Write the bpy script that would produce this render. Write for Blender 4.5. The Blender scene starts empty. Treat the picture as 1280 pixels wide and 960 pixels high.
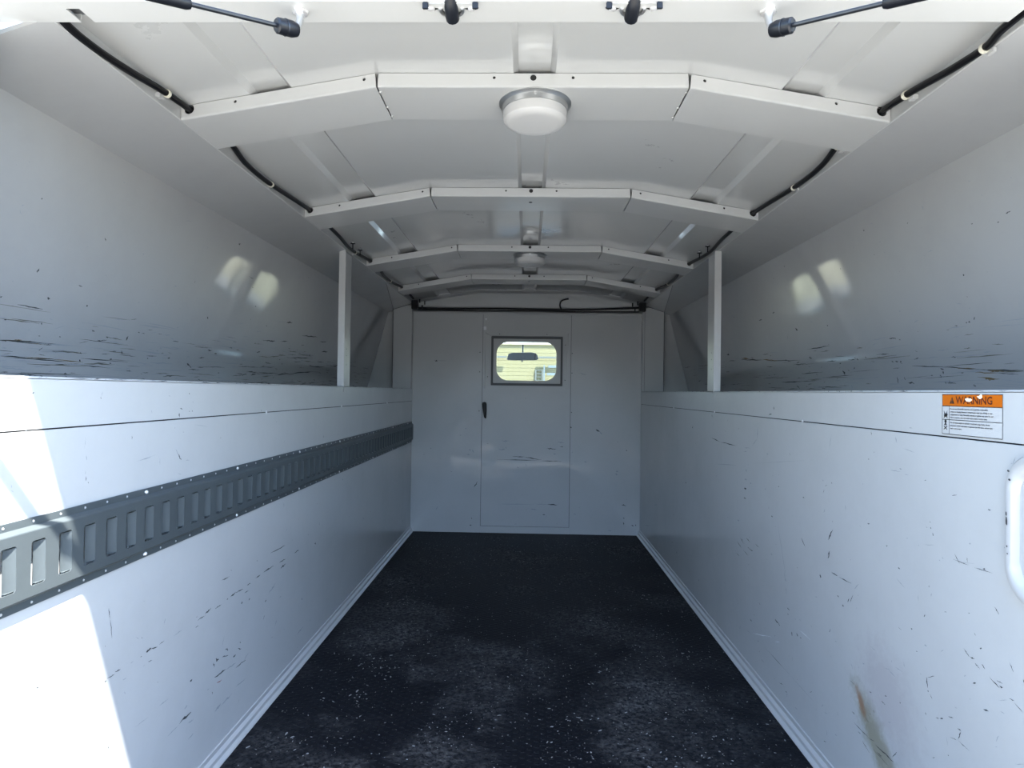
import bpy, bmesh, math, random
import numpy as np
from mathutils import Vector, Matrix, geometry
random.seed(7)
C = bpy.context.scene.collection
sc = bpy.context.scene
# ------------------------------------------------------------------ camera, sky, sun, exposure
cd = bpy.data.cameras.new('camera'); cam = bpy.data.objects.new('camera', cd); C.objects.link(cam)
cd.sensor_width = 36.0; cd.lens = 780.0 / 1280 * 36; cd.clip_start = .02; cd.clip_end = 300
cam.matrix_world = Matrix(((0.99961273, -0.01360914, 0.02427294, 0),
                           (0.02409347, -0.01320014, -0.99962256, 0),
                           (0.01392441, 0.99982026, -0.01286714, 0),
                           (0, 0, 0, 1)))
sc.camera = cam
SUN = Vector((.32, -.355, 1.0)).normalized()           # direction towards the sun
w = bpy.data.worlds.new('sky'); sc.world = w; w.use_nodes = True
nt = w.node_tree; bgn = nt.nodes['Background']
sky = nt.nodes.new('ShaderNodeTexSky'); sky.sky_type = 'NISHITA'; sky.sun_disc = False
sky.sun_elevation = math.asin(SUN.z); sky.sun_rotation = math.atan2(SUN.x, SUN.y)
sky.air_density = 1.0; sky.dust_density = .6; sky.ozone_density = 1.0
nt.links.new(sky.outputs[0], bgn.inputs[0]); bgn.inputs[1].default_value = .275
sd = bpy.data.lights.new('sun', 'SUN'); so = bpy.data.objects.new('sun', sd); C.objects.link(so)
sd.energy = 7.4; sd.angle = math.radians(.53); sd.color = (1, .97, .92)
so.location = (2, -4, 6); so.rotation_euler = SUN.to_track_quat('Z', 'Y').to_euler()
vs = sc.view_settings; vs.view_transform = 'Standard'; vs.look = 'None'; vs.gamma = 1; vs.use_curve_mapping = False
vs.exposure = 2.42
sc.cycles.max_bounces = 12; sc.cycles.diffuse_bounces = 8; sc.cycles.glossy_bounces = 5
sc.cycles.transparent_max_bounces = 12
# ------------------------------------------------------------------ helpers
def tag(o, label=None, cat=None, group=None, kind=None):
    if label: o['label'] = label
    if cat: o['category'] = cat
    if group: o['group'] = group
    if kind: o['kind'] = kind
    return o
def empty(name, loc=(0, 0, 0), label=None, cat=None, group=None, kind=None):
    o = bpy.data.objects.new(name, None); C.objects.link(o); o.location = loc; o.empty_display_size = .05
    bpy.context.view_layer.update()
    return tag(o, label, cat, group, kind)
class MB:
    """collects raw geometry; build() links it as ONE mesh object"""
    def __init__(s): s.v = []; s.f = []; s.mi = []; s.cur = 0
    def add(s, vs_, fs):
        n = len(s.v); s.v += [tuple(p) for p in vs_]
        for f in fs: s.f.append(tuple(i + n for i in f)); s.mi.append(s.cur)
    def box(s, a, b, bev=0):
        x0, y0, z0 = [min(a[i], b[i]) for i in range(3)]; x1, y1, z1 = [max(a[i], b[i]) for i in range(3)]
        if not bev:
            s.add([(x0,y0,z0),(x1,y0,z0),(x1,y1,z0),(x0,y1,z0),(x0,y0,z1),(x1,y0,z1),(x1,y1,z1),(x0,y1,z1)],
                  [(0,3,2,1),(4,5,6,7),(0,1,5,4),(1,2,6,5),(2,3,7,6),(3,0,4,7)]); return s
        bm = bmesh.new(); bmesh.ops.create_cube(bm, size=1)
        for v in bm.verts: v.co = Vector(((x0+x1)/2 + v.co.x*(x1-x0), (y0+y1)/2 + v.co.y*(y1-y0), (z0+z1)/2 + v.co.z*(z1-z0)))
        bmesh.ops.bevel(bm, geom=bm.edges[:], offset=bev, segments=2, affect='EDGES')
        s.frombm(bm); return s
    def frombm(s, bm):
        bm.verts.index_update()
        s.add([v.co.copy() for v in bm.verts], [tuple(v.index for v in f.verts) for f in bm.faces]); bm.free()
    def extrude(s, prof, a, b, to3, closed=True, cap=True):
        """prof 2D list swept from a to b; to3(u,v,t)"""
        n = len(prof); V = [to3(u, v, a) for u, v in prof] + [to3(u, v, b) for u, v in prof]
        F = [(i, (i+1) % n, n + (i+1) % n, n + i) for i in range(n if closed else n-1)]
        if closed and cap: F += [tuple(range(n))[::-1], tuple(range(n, 2*n))]
        s.add(V, F); return s
    def tube(s, pts, r, seg=10, cap=True):
        pts = [Vector(p) for p in pts]; n = len(pts); rs = r if isinstance(r, (list, tuple)) else [r]*n
        t0 = (pts[1]-pts[0]).normalized(); up = Vector((0, 0, 1)) if abs(t0.z) < .9 else Vector((1, 0, 0))
        nx = t0.cross(up).normalized(); V = []; F = []
        for i, p in enumerate(pts):
            t = (pts[min(i+1, n-1)] - pts[max(i-1, 0)]).normalized()
            nx = (nx - t*nx.dot(t)).normalized(); ny = t.cross(nx)
            for k in range(seg):
                a = 2*math.pi*k/seg; V.append(p + (nx*math.cos(a) + ny*math.sin(a))*rs[i])
        for i in range(n-1):
            for k in range(seg):
                F.append((i*seg+k, i*seg+(k+1) % seg, (i+1)*seg+(k+1) % seg, (i+1)*seg+k))
        if cap: F += [tuple(range(seg))[::-1], tuple(range((n-1)*seg, n*seg))]
        s.add(V, F); return s
    def lathe(s, prof, c, axis='z', seg=40):
        """prof [(r,h)] around axis through c; h along axis"""
        V = []; F = []; c = Vector(c); n = len(prof)
        for r, h in prof:
            for k in range(seg):
                a = 2*math.pi*k/seg; x, y = r*math.cos(a), r*math.sin(a)
                V.append(c + (Vector((x, y, h)) if axis == 'z' else Vector((x, h, y)) if axis == 'y' else Vector((h, x, y))))
        for i in range(n-1):
            for k in range(seg):
                F.append((i*seg+k, i*seg+(k+1) % seg, (i+1)*seg+(k+1) % seg, (i+1)*seg+k))
        if prof[0][0] > 1e-6: F.append(tuple(range(seg))[::-1])
        if prof[-1][0] > 1e-6: F.append(tuple(range((n-1)*seg, n*seg)))
        s.add(V, F); return s
    def plate(s, outline, holes, t, to3, bev=0):
        """flat plate with real holes; outline/holes are 2D loops; to3(u,v,w), w in 0..t"""
        cu = bpy.data.curves.new('tmp', 'CURVE'); cu.dimensions = '2D'; cu.fill_mode = 'BOTH'; cu.extrude = t/2
        if bev: cu.bevel_depth = bev; cu.bevel_resolution = 1; cu.offset = -bev; cu.extrude = max(t/2-bev, 0)
        for loop in [outline] + list(holes):
            sp = cu.splines.new('POLY'); sp.points.add(len(loop)-1); sp.use_cyclic_u = True
            for i, (u, v) in enumerate(loop): sp.points[i].co = (u, v, 0, 1)
        ob = bpy.data.objects.new('tmp', cu); C.objects.link(ob)
        me = bpy.data.meshes.new_from_object(ob)
        s.add([to3(v.co.x, v.co.y, v.co.z + t/2) for v in me.vertices], [tuple(p.vertices) for p in me.polygons])
        bpy.data.objects.remove(ob); bpy.data.curves.remove(cu); bpy.data.meshes.remove(me); return s
    def map(s, fn): s.v = [tuple(fn(*p)) for p in s.v]; return s
    def mesh(s, name, mats, smooth=True, weld=True):
        me = bpy.data.meshes.new(name); me.from_pydata(s.v, [], s.f)
        for i, p in enumerate(me.polygons): p.material_index = s.mi[i] if isinstance(mats, (list, tuple)) else 0
        bm = bmesh.new(); bm.from_mesh(me)
        if weld: bmesh.ops.remove_doubles(bm, verts=bm.verts, dist=1e-5)
        bmesh.ops.recalc_face_normals(bm, faces=bm.faces); bm.to_mesh(me); bm.free()
        for m in (mats if isinstance(mats, (list, tuple)) else [mats]): me.materials.append(m)
        if smooth:
            me.polygons.foreach_set('use_smooth', [True]*len(me.polygons)); me.set_sharp_from_angle(angle=math.radians(32))
        me.update(); return me
    def build(s, name, mats, parent=None, smooth=True, weld=True):
        o = bpy.data.objects.new(name, s.mesh(name, mats, smooth, weld)); C.objects.link(o)
        if parent:
            o.parent = parent; o.matrix_parent_inverse = parent.matrix_world.inverted()
        return o
def rrect(x0, y0, x1, y1, r, seg=6):
    P = []
    for cx, cy, a0 in ((x1-r, y1-r, 0), (x0+r, y1-r, 90), (x0+r, y0+r, 180), (x1-r, y0+r, 270)):
        for k in range(seg+1):
            a = math.radians(a0 + 90*k/seg); P.append((cx + r*math.cos(a), cy + r*math.sin(a)))
    return P
def circ(cx, cy, r, n=16): return [(cx + r*math.cos(2*math.pi*k/n), cy + r*math.sin(2*math.pi*k/n)) for k in range(n)]
def spline(pts, sub=8):
    P = [Vector(p) for p in pts]; P = [2*P[0]-P[1]] + P + [2*P[-1]-P[-2]]; out = []
    for i in range(1, len(P)-2):
        for k in range(sub):
            t = k/sub; a, b, c, d = P[i-1], P[i], P[i+1], P[i+2]
            out.append(.5*((2*b) + (c-a)*t + (2*a-5*b+4*c-d)*t*t + (3*b-a-3*c+d)*t**3))
    return out + [P[-2]]
# ------------------------------------------------------------------ materials
def newmat(name, col, rough=.4, metal=0, coat=0, spec=.5):
    m = bpy.data.materials.new(name); m.use_nodes = True; b = m.node_tree.nodes['Principled BSDF']
    b.inputs['Base Color'].default_value = (*col, 1); b.inputs['Roughness'].default_value = rough
    b.inputs['Metallic'].default_value = metal; b.inputs['Coat Weight'].default_value = coat
    b.inputs['Coat Roughness'].default_value = .06; b.inputs['Specular IOR Level'].default_value = spec
    return m
def N(m, t, **kw):
    n = m.node_tree.nodes.new(t)
    for k, v in kw.items():
        if k in n.inputs: n.inputs[k].default_value = v
        else: setattr(n, k, v)
    return n
def L(m, a, b): m.node_tree.links.new(a, b)
def bsdf(m): return m.node_tree.nodes['Principled BSDF']
def paint(name, col, rough=.2, coat=.6, bump=.02, bscale=90, grime=.0, wavy=0.0):
    m = newmat(name, col, rough, 0, coat); b = bsdf(m)
    g = N(m, 'ShaderNodeNewGeometry')
    n1 = N(m, 'ShaderNodeTexNoise', Scale=bscale, Detail=2.0); L(m, g.outputs['Position'], n1.inputs['Vector'])
    bp = N(m, 'ShaderNodeBump', Strength=bump, Distance=.002); L(m, n1.outputs['Fac'], bp.inputs['Height'])
    last = bp
    if wavy:
        n3 = N(m, 'ShaderNodeTexNoise', Scale=4.0, Detail=1.0); L(m, g.outputs['Position'], n3.inputs['Vector'])
        b2 = N(m, 'ShaderNodeBump', Strength=wavy, Distance=.02); L(m, n3.outputs['Fac'], b2.inputs['Height'])
        L(m, bp.outputs[0], b2.inputs['Normal']); last = b2
    L(m, last.outputs[0], b.inputs['Normal']); L(m, last.outputs[0], b.inputs['Coat Normal'])
    # faint dust and rubbed patches
    n2 = N(m, 'ShaderNodeTexNoise', Scale=3.5, Detail=8.0, Roughness=.7); L(m, g.outputs['Position'], n2.inputs['Vector'])
    r = N(m, 'ShaderNodeMapRange'); r.inputs['From Min'].default_value = .45; r.inputs['From Max'].default_value = .8
    L(m, n2.outputs['Fac'], r.inputs['Value'])
    mx = N(m, 'ShaderNodeMix', data_type='RGBA'); mx.inputs['A'].default_value = (*col, 1)
    mx.inputs['B'].default_value = tuple(c*(1-grime) for c in col) + (1,)
    L(m, r.outputs[0], mx.inputs['Factor']); L(m, mx.outputs['Result'], b.inputs['Base Color'])
    rr = N(m, 'ShaderNodeMapRange'); rr.inputs['To Min'].default_value = rough; rr.inputs['To Max'].default_value = min(1, rough+.15)
    L(m, n2.outputs['Fac'], rr.inputs['Value']); L(m, rr.outputs[0], b.inputs['Roughness'])
    return m
WHITE = (.42, .426, .422)
M = {}
M['paint'] = paint('white_gloss_paint', WHITE, .25, .5, .02, 90, .06, .1)
M['roof'] = paint('roof_gloss_paint', WHITE, .22, .9, .008, 60, .04, .05)
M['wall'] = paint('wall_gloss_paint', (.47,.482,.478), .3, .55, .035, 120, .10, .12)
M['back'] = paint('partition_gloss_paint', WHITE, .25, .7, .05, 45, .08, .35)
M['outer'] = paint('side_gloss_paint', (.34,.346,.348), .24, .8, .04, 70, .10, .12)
M['gal'] = paint('galvanised_steel', (.085,.102,.108), .42, 0, .06, 60, .22)
bsdf(M['gal']).inputs['Metallic'].default_value = .35
M['steel'] = newmat('zinc_steel', (.62,.63,.64), .3, .9)
M['bolt'] = newmat('bright_bolt', (.8,.8,.8), .3, .6)
M['fix_base'] = newmat('spun_aluminium', (.5,.51,.51), .32, .9)
M['lens'] = newmat('frosted_lens', (.46,.46,.455), .35); bsdf(M['lens']).inputs['Subsurface Weight'].default_value = .3
bsdf(M['lens']).inputs['Subsurface Radius'].default_value = (.02,.02,.02)
M['black'] = newmat('black_rubber', (.004,.004,.005), .5, spec=.3)
M['loom'] = newmat('black_loom', (.003,.003,.004), .42, spec=.3)
M['dark'] = newmat('dark_plastic', (.006,.007,.010), .35, spec=.35)
M['rod'] = newmat('strut_rod', (.05,.055,.065), .3, .8)
M['chip'] = newmat('cable_tie', (.62,.6,.5), .5)
M['gasket'] = newmat('grey_gasket', (.09,.095,.1), .6)
M['hole'] = newmat('hole_dark', (.01,.01,.01), .9)
M['scuff_d'] = newmat('dark_scuff', (.035,.04,.042), .7)
M['scuff_g'] = newmat('grey_scuff', (.27,.29,.31), .6)
M['scuff_b'] = newmat('rust_scuff', (.16,.11,.05), .8)
M['scuff_k'] = newmat('olive_scuff', (.13,.13,.11), .8)
M['scuff_r'] = newmat('reddish_scuff', (.25,.1,.09), .7)
M['scuff_w'] = newmat('pale_scuff', (.85,.87,.88), .6)
SC = [M['scuff_'+k] for k in 'dgbkrw']; SI = {k: i for i, k in enumerate('dgbkrw')}
def glassmat(name):
    m = bpy.data.materials.new(name); m.use_nodes = True; t = m.node_tree; t.nodes.clear()
    o = t.nodes.new('ShaderNodeOutputMaterial'); tr = t.nodes.new('ShaderNodeBsdfTransparent'); gl = t.nodes.new('ShaderNodeBsdfGlossy')
    gl.inputs['Roughness'].default_value = .02; mx = t.nodes.new('ShaderNodeMixShader'); fr = t.nodes.new('ShaderNodeFresnel')
    tr.inputs[0].default_value = (.93,.96,.95,1)
    t.links.new(fr.outputs[0], mx.inputs[0]); t.links.new(tr.outputs[0], mx.inputs[1]); t.links.new(gl.outputs[0], mx.inputs[2])
    t.links.new(mx.outputs[0], o.inputs[0]); return m
M['glass'] = glassmat('window_glass')
# black rubber diamond mat
def matmat():
    m = newmat('black_diamond_mat', (.007,.0075,.0095), .42, spec=.12); b = bsdf(m); g = N(m, 'ShaderNodeNewGeometry')
    def mapping(scale, rot=0):
        mp = N(m, 'ShaderNodeMapping'); mp.inputs['Scale'].default_value = scale; mp.inputs['Rotation'].default_value = (0, 0, rot)
        L(m, g.outputs['Position'], mp.inputs['Vector']); return mp
    n = N(m, 'ShaderNodeTexNoise', Scale=2.6, Detail=9.0, Roughness=.66); L(m, g.outputs['Position'], n.inputs['Vector'])
    r = N(m, 'ShaderNodeMapRange'); r.inputs['From Min'].default_value = .46; r.inputs['From Max'].default_value = .74
    L(m, n.outputs['Fac'], r.inputs['Value'])
    n2 = N(m, 'ShaderNodeTexNoise', Scale=95.0, Detail=4.0, Roughness=.7); L(m, g.outputs['Position'], n2.inputs['Vector'])
    r2 = N(m, 'ShaderNodeMapRange'); r2.inputs['From Min'].default_value = .40; r2.inputs['From Max'].default_value = .72
    L(m, n2.outputs['Fac'], r2.inputs['Value'])
    mul = N(m, 'ShaderNodeMath', operation='MULTIPLY'); L(m, r.outputs[0], mul.inputs[0]); L(m, r2.outputs[0], mul.inputs[1])
    # fine pale grit
    vo = N(m, 'ShaderNodeTexVoronoi', Scale=55.0); L(m, g.outputs['Position'], vo.inputs['Vector'])
    lt = N(m, 'ShaderNodeMath', operation='LESS_THAN'); lt.inputs[1].default_value = .10; L(m, vo.outputs['Distance'], lt.inputs[0])
    sp = N(m, 'ShaderNodeMath', operation='GREATER_THAN'); sp.inputs[1].default_value = .72
    sep = N(m, 'ShaderNodeSeparateColor'); L(m, vo.outputs['Color'], sep.inputs[0]); L(m, sep.outputs[0], sp.inputs[0])
    grit = N(m, 'ShaderNodeMath', operation='MULTIPLY'); L(m, lt.outputs[0], grit.inputs[0]); L(m, sp.outputs[0], grit.inputs[1])
    mx = N(m, 'ShaderNodeMix', data_type='RGBA'); mx.inputs['A'].default_value = (.0055,.0062,.0085,1); mx.inputs['B'].default_value = (.19,.187,.18,1)
    L(m, mul.outputs[0], mx.inputs['Factor'])
    mx2 = N(m, 'ShaderNodeMix', data_type='RGBA'); mx2.inputs['B'].default_value = (.15,.15,.15,1)
    L(m, mx.outputs['Result'], mx2.inputs['A']); L(m, grit.outputs[0], mx2.inputs['Factor']); L(m, mx2.outputs['Result'], b.inputs['Base Color'])
    # raised diamonds: two crossed waves
    hs = []
    for a in (.6, -.6):
        mp = mapping((1, 1, 1), a); sx = N(m, 'ShaderNodeSeparateXYZ'); L(m, mp.outputs[0], sx.inputs[0])
        mu = N(m, 'ShaderNodeMath', operation='MULTIPLY'); mu.inputs[1].default_value = 2*math.pi/.019; L(m, sx.outputs[1], mu.inputs[0])
        si = N(m, 'ShaderNodeMath', operation='SINE'); L(m, mu.outputs[0], si.inputs[0]); hs.append(si)
    ad = N(m, 'ShaderNodeMath', operation='ADD'); L(m, hs[0].outputs[0], ad.inputs[0]); L(m, hs[1].outputs[0], ad.inputs[1])
    r3 = N(m, 'ShaderNodeMapRange'); r3.inputs['From Min'].default_value = .9; r3.inputs['From Max'].default_value = 1.5; L(m, ad.outputs[0], r3.inputs['Value'])
    bp = N(m, 'ShaderNodeBump', Strength=1.0, Distance=.0022); L(m, r3.outputs[0], bp.inputs['Height']); L(m, bp.outputs[0], b.inputs['Normal'])
    rg = N(m, 'ShaderNodeMapRange'); rg.inputs['To Min'].default_value = .55; rg.inputs['To Max'].default_value = .85; L(m, r.outputs[0], rg.inputs['Value']); L(m, rg.outputs[0], b.inputs['Roughness'])
    return m
M['mat'] = matmat()
def concrete(name, c1, c2, s=.7):
    m = newmat(name, c1, .9); b = bsdf(m); g = N(m, 'ShaderNodeNewGeometry')
    n = N(m, 'ShaderNodeTexNoise', Scale=s, Detail=8.0); L(m, g.outputs['Position'], n.inputs['Vector'])
    mx = N(m, 'ShaderNodeMix', data_type='RGBA'); mx.inputs['A'].default_value = (*c1, 1); mx.inputs['B'].default_value = (*c2, 1)
    L(m, n.outputs['Fac'], mx.inputs['Factor']); L(m, mx.outputs['Result'], b.inputs['Base Color']); return m
M['yard'] = concrete('pale_bounce_ground', (.50,.47,.40), (.40,.375,.32))
M['far_ground'] = concrete('dark_far_ground', (.17,.165,.155), (.12,.117,.11), 1.2)
M['block_wall'] = concrete('dark_block_wall', (.16,.15,.14), (.11,.105,.10), .5)
M['tan'] = concrete('tan_siding', (.165,.148,.078), (.145,.13,.068), .4)
M['tan_dark'] = newmat('weathered_dark_metal', (.07,.078,.072), .7)
M['bluegrey'] = newmat('pale_blue_grey', (.09,.115,.13), .6)
M['mirror_back'] = newmat('mirror_housing', (.035,.042,.048), .4)
M['mirror_edge'] = newmat('mirror_glass_edge', (.03,.03,.035), .15)
# wall panel paint on the right carries a rust-and-mud rub of its own near the floor
def stained():
    m = paint('wall_paint_with_mud_rub', (.47,.482,.478), .3, .55, .035, 120, .10, .12); b = bsdf(m)
    old = b.inputs['Base Color'].links[0].from_socket; g = N(m, 'ShaderNodeNewGeometry'); prev = old
    for (cy, cz, ly, lz, col, amt, rot) in STAINS:
        mp = N(m, 'ShaderNodeMapping', vector_type='TEXTURE'); mp.inputs['Location'].default_value = (.682, cy, cz)
        mp.inputs['Rotation'].default_value = (rot, 0, 0); mp.inputs['Scale'].default_value = (1, ly, lz); L(m, g.outputs['Position'], mp.inputs['Vector'])
        sp = N(m, 'ShaderNodeSeparateXYZ'); L(m, mp.outputs[0], sp.inputs[0]); cb = N(m, 'ShaderNodeCombineXYZ')
        L(m, sp.outputs[1], cb.inputs[1]); L(m, sp.outputs[2], cb.inputs[2])
        le = N(m, 'ShaderNodeVectorMath', operation='LENGTH'); L(m, cb.outputs[0], le.inputs[0])
        no = N(m, 'ShaderNodeTexNoise', Scale=38.0, Detail=7.0, Roughness=.75); L(m, g.outputs['Position'], no.inputs['Vector'])
        a = N(m, 'ShaderNodeMath', operation='MULTIPLY_ADD'); a.inputs[1].default_value = 1.7; L(m, no.outputs['Fac'], a.inputs[0]); L(m, le.outputs['Value'], a.inputs[2])
        r = N(m, 'ShaderNodeMapRange'); r.inputs['From Min'].default_value = 1.95; r.inputs['From Max'].default_value = 1.25
        r.inputs['To Min'].default_value = 0; r.inputs['To Max'].default_value = amt; L(m, a.outputs[0], r.inputs['Value'])
        mx = N(m, 'ShaderNodeMix', data_type='RGBA'); mx.inputs['B'].default_value = (*col, 1)
        L(m, prev, mx.inputs['A']); L(m, r.outputs[0], mx.inputs['Factor']); prev = mx.outputs['Result']
    L(m, prev, b.inputs['Base Color']); return m
STAINS = [(1.225, -.665, .13, .045, (.25,.24,.17), .85, .75), (1.285, -.615, .035, .013, (.28,.15,.08), .8, .9), (1.19, -.56, .12, .09, (.37,.35,.36), .55, .8)]
OLD = [(1.195, -.70, .035, .12, (.27,.26,.19), .8, .5), (1.245, -.60, .012, .03, (.30,.15,.07), .7, .5), (1.17, -.585, .07, .12, (.36,.345,.36), .5, .5)]
M['wall_r'] = stained()
# ------------------------------------------------------------------ the body shell (setting)
XL, XR = -.692, .682           # inner faces of the low side walls
Y0, YB = .44, 3.75             # rear sill and front partition
ZF, ZL = -.846, .013           # floor and ledge
def zs(x): return -.173*max(0, abs(x) - .303)          # roof slope
yard = MB().box((-40, -40, -1.80), (40, 26, -1.76)).build('ground', M['far_ground'])  # far ground kept dark to dim the deep ceiling
MB().box((-9, -3.7, -1.76), (9, 9, -1.75)).build('bounce_pad', M['yard'], yard); tag(yard, 'unseen ground outside the truck body with an added pale bounce pad', 'ground', kind='structure')  # pale pad added to bounce sunlight onto the near ceiling
far = MB().box((-26, -11, -1.75), (26, -10, 1.5)).build('light_block_wall', M['block_wall']); tag(far, 'unseen dark wall added behind the viewer to block low light', 'wall', kind='structure')  # unseen wall added to cut low light and darken the far ceiling
fl = MB().box((-.69, Y0, ZF-.012), (.68, YB+.06, ZF)).build('floor', M['mat'])
tag(fl, 'black rubber diamond-pattern floor mat, dusty and littered with crumbs', 'floor', kind='structure')
sub = MB().box((-.98, Y0, ZF-.05), (.98, 3.9, ZF-.013)).build('underfloor', M['paint'], fl)
# low side walls: ledge band above, large panel below, a fine seam between
def sidewall(name, s, xw, label, lowmat):
    root = empty(name, (xw, Y0, ZF), label, 'wall', kind='structure')
    MB().box((xw + s*.0035, Y0, ZF-.012), (xw + s*.02, YB+.05, ZL-.001)).build('backing', M['paint'], root)
    MB().box((xw + s*.001, Y0, -.0618), (xw + s*.0035, YB, ZL-.003)).build('ledge_band', M['wall'], root)
    MB().box((xw + s*.0020, Y0, -.0655), (xw + s*.0034, YB, -.0612)).build('seam_shade', M['black'], root)  # black strip stands in for the shade inside the seam
    lip = MB(); lip.extrude([(0.001,-.003),(.0018,-.0008),(.004,0),(.04,0),(.04,-.004),(.001,-.004)], Y0, 3.80, lambda u, v, t: (xw + s*u, t, ZL + v)); lip.build('ledge_lip', M['wall'], root, smooth=False)
    MB().box((xw - s*.0002, Y0, ZF-.01), (xw + s*.0033, YB, -.0640), .0006).build('side_panel', lowmat, root)
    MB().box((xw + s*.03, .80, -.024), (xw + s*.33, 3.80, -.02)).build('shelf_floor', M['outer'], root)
    return root
wl = sidewall('wall_left', -1, XL, 'low white side wall on the left carrying the slotted steel track', M['wall'])
wr = sidewall('wall_right', 1, XR, 'low white side wall on the right below the warning sticker', M['wall_r'])
for wall, s, xw, ys in ((wl, -1, XL, (1.644, 2.317, 3.078)), (wr, 1, XR, (1.562, 2.287, 2.919))):
    for y in ys:
        MB().lathe([(.0045, 0), (.0045, .0008), (.003, .0018), (0, .0021)], (0, 0, 0), 'x', 12).map(lambda a, b, c: (xw - s*(a - .001), y + b, -.0628 + c)).build('seam_rivet', M['bolt'], wall)
# sloping upper sides, ledge to soffit
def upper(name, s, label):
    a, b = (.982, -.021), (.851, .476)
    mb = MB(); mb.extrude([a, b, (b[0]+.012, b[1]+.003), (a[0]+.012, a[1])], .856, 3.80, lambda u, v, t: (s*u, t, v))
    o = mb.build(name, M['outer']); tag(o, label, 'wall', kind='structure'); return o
ul = upper('wall_upper_left', -1, 'sloping scratched upper side panel behind the left ledge')
ur = upper('wall_upper_right', 1, 'sloping scratched upper side panel behind the right ledge')
# ceiling: soffits, edge rails, one folded roof skin with raised channels
ceil = empty('ceiling', (0, .87, .62), 'white folded sheet-metal roof with sloping soffits', 'ceiling', kind='structure')
for s in (-1, 1):
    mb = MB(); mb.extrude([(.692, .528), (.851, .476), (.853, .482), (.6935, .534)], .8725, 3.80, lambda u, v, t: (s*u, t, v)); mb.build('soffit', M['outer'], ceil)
    mb = MB(); mb.extrude([(.6905, .5278), (.6915, .5268), (.694, .5275), (.694, .566), (.692, .566), (.692, .532), (.6905, .531)], .874, 3.80, lambda u, v, t: (s*u, t, v)); mb.build('edge_rail', M['paint'], ceil)
prof = []
ch = .010
for c0 in (-.513, .0065, .525):
    prof += [(c0 - .0415, 0), (c0 - .031, ch), (c0 + .031, ch), (c0 + .0415, 0)]
pr = sorted(prof + [(-.70, 0), (-.303, 0), (.303, 0), (.70, 0)])
pr = [(x, .6225 + zs(x) + h) for x, h in pr]
mb = MB(); mb.extrude(pr + [(x, z + .0015) for x, z in pr[::-1]], .874, 3.80, lambda u, v, t: (u, t, v)); mb.build('roof_skin', M['roof'], ceil)
# front bulkhead with window hole, arch plate, recess
WO = rrect(-.192, .065, .179, .306, .075, 8)
wb = empty('wall_back', (0, YB, ZF), 'white glossy partition at the far end, two fixed panels beside the door', 'wall', kind='structure')
MB().plate([(-1.0,-.9),(1.0,-.9),(1.0,.52),(.72,.60),(.32,.68),(-.32,.68),(-.72,.60),(-1.0,.52)], [rrect(-.23, .03, .22, .345, .02)], .004, lambda u, v, w_: (u, 3.80 + w_, v)).build('bulkhead', M['paint'], wb)
MB().box((XL, YB, ZF), (-.2715, YB+.004, .466), .0012).build('fixed_panel', M['back'], wb)
MB().box((.2625, YB, ZF), (XR, YB+.004, .466), .0012).build('fixed_panel', M['back'], wb)
MB().box((XL, YB+.002, .4665), (XR, YB+.05, .481), .002).build('top_cap', M['paint'], wb)
mb = MB(); arch = [(-.655, .504), (.668, .504), (.668, .53), (.30, .589), (-.30, .589), (-.655, .53)]
mb.plate(arch, [circ(-.112, .558, .0035, 10)], .003, lambda u, v, w_: (u, 3.715 + w_, v)); mb.build('arch_plate', M['paint'], wb)
for s, x0 in ((-1, XL), (1, XR)):
    MB().box((x0, 3.718, ZL), (s*.808, 3.79, .512), .002).build('corner_pillar', M['paint'], wb)
    mb = MB(); mb.extrude([(s*.81, 3.78), (s*.99, 3.78), (s*.99, 3.795), (s*.81, 3.795)], -.03, .50, lambda u, v, t: (u, v, t)); mb.build('end_panel', M['paint'], wb)
    MB().box((s*.8085, 3.735, ZL), (s*.8135, 3.745, .49)).build('gap_shade', M['gasket'], wb)  # dark strips stand in for the shaded gap beside each pillar
    MB().box((s*.8085, 3.725, .4905), (s*.8135, 3.728, .4915)).build('gap_shade', M['gasket'], wb)
    gp = [(s*.694, 3.02), (s*.694, 3.745), (s*.808, 3.725)]
    zz = lambda x: .528 - (abs(x) - .692)*.327
    mb = MB(); mb.add([(x, y, zz(x) - .0035) for x, y in gp] + [(x, y, zz(x) - .002) for x, y in gp], [(0,1,2),(3,5,4),(0,3,4,1),(1,4,5,2),(2,5,3,0)]); mb.build('gusset', M['paint'], wb)
    e0, e1, e2 = Vector((s*.694, 3.02, .522)), Vector((s*.8075, 3.718, .4855)), Vector((s*.694, 3.7165, .5225))
    MB().tube([e0, e1], .0012, 6).build('gusset_seam', M['gasket'], wb); MB().tube([e1 + Vector((0, -.002, .001)), e2], .0016, 6).build('gusset_seam', M['gasket'], wb)
    MB().tube([(s*.8080, 3.7165, ZL+.002), (s*.8080, 3.7165, .486)], .0012, 6).build('pillar_seam', M['gasket'], wb)
    MB().tube([(s*.6935, 3.7165, ZL+.002), (s*.6935, 3.7165, .512)], .0009, 6).build('pillar_seam', M['gasket'], wb)
    for k in range(9):
        y = .355 - .118*k; xr = -.2865 if s < 0 else .268
        MB().lathe([(.0032, 0), (.0028, -.0012), (0, -.0018)], (xr, YB, y), 'y', 10).build('rivet', M['gasket'] if k in (1, 2, 4) else M['paint'], wb)
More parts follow.
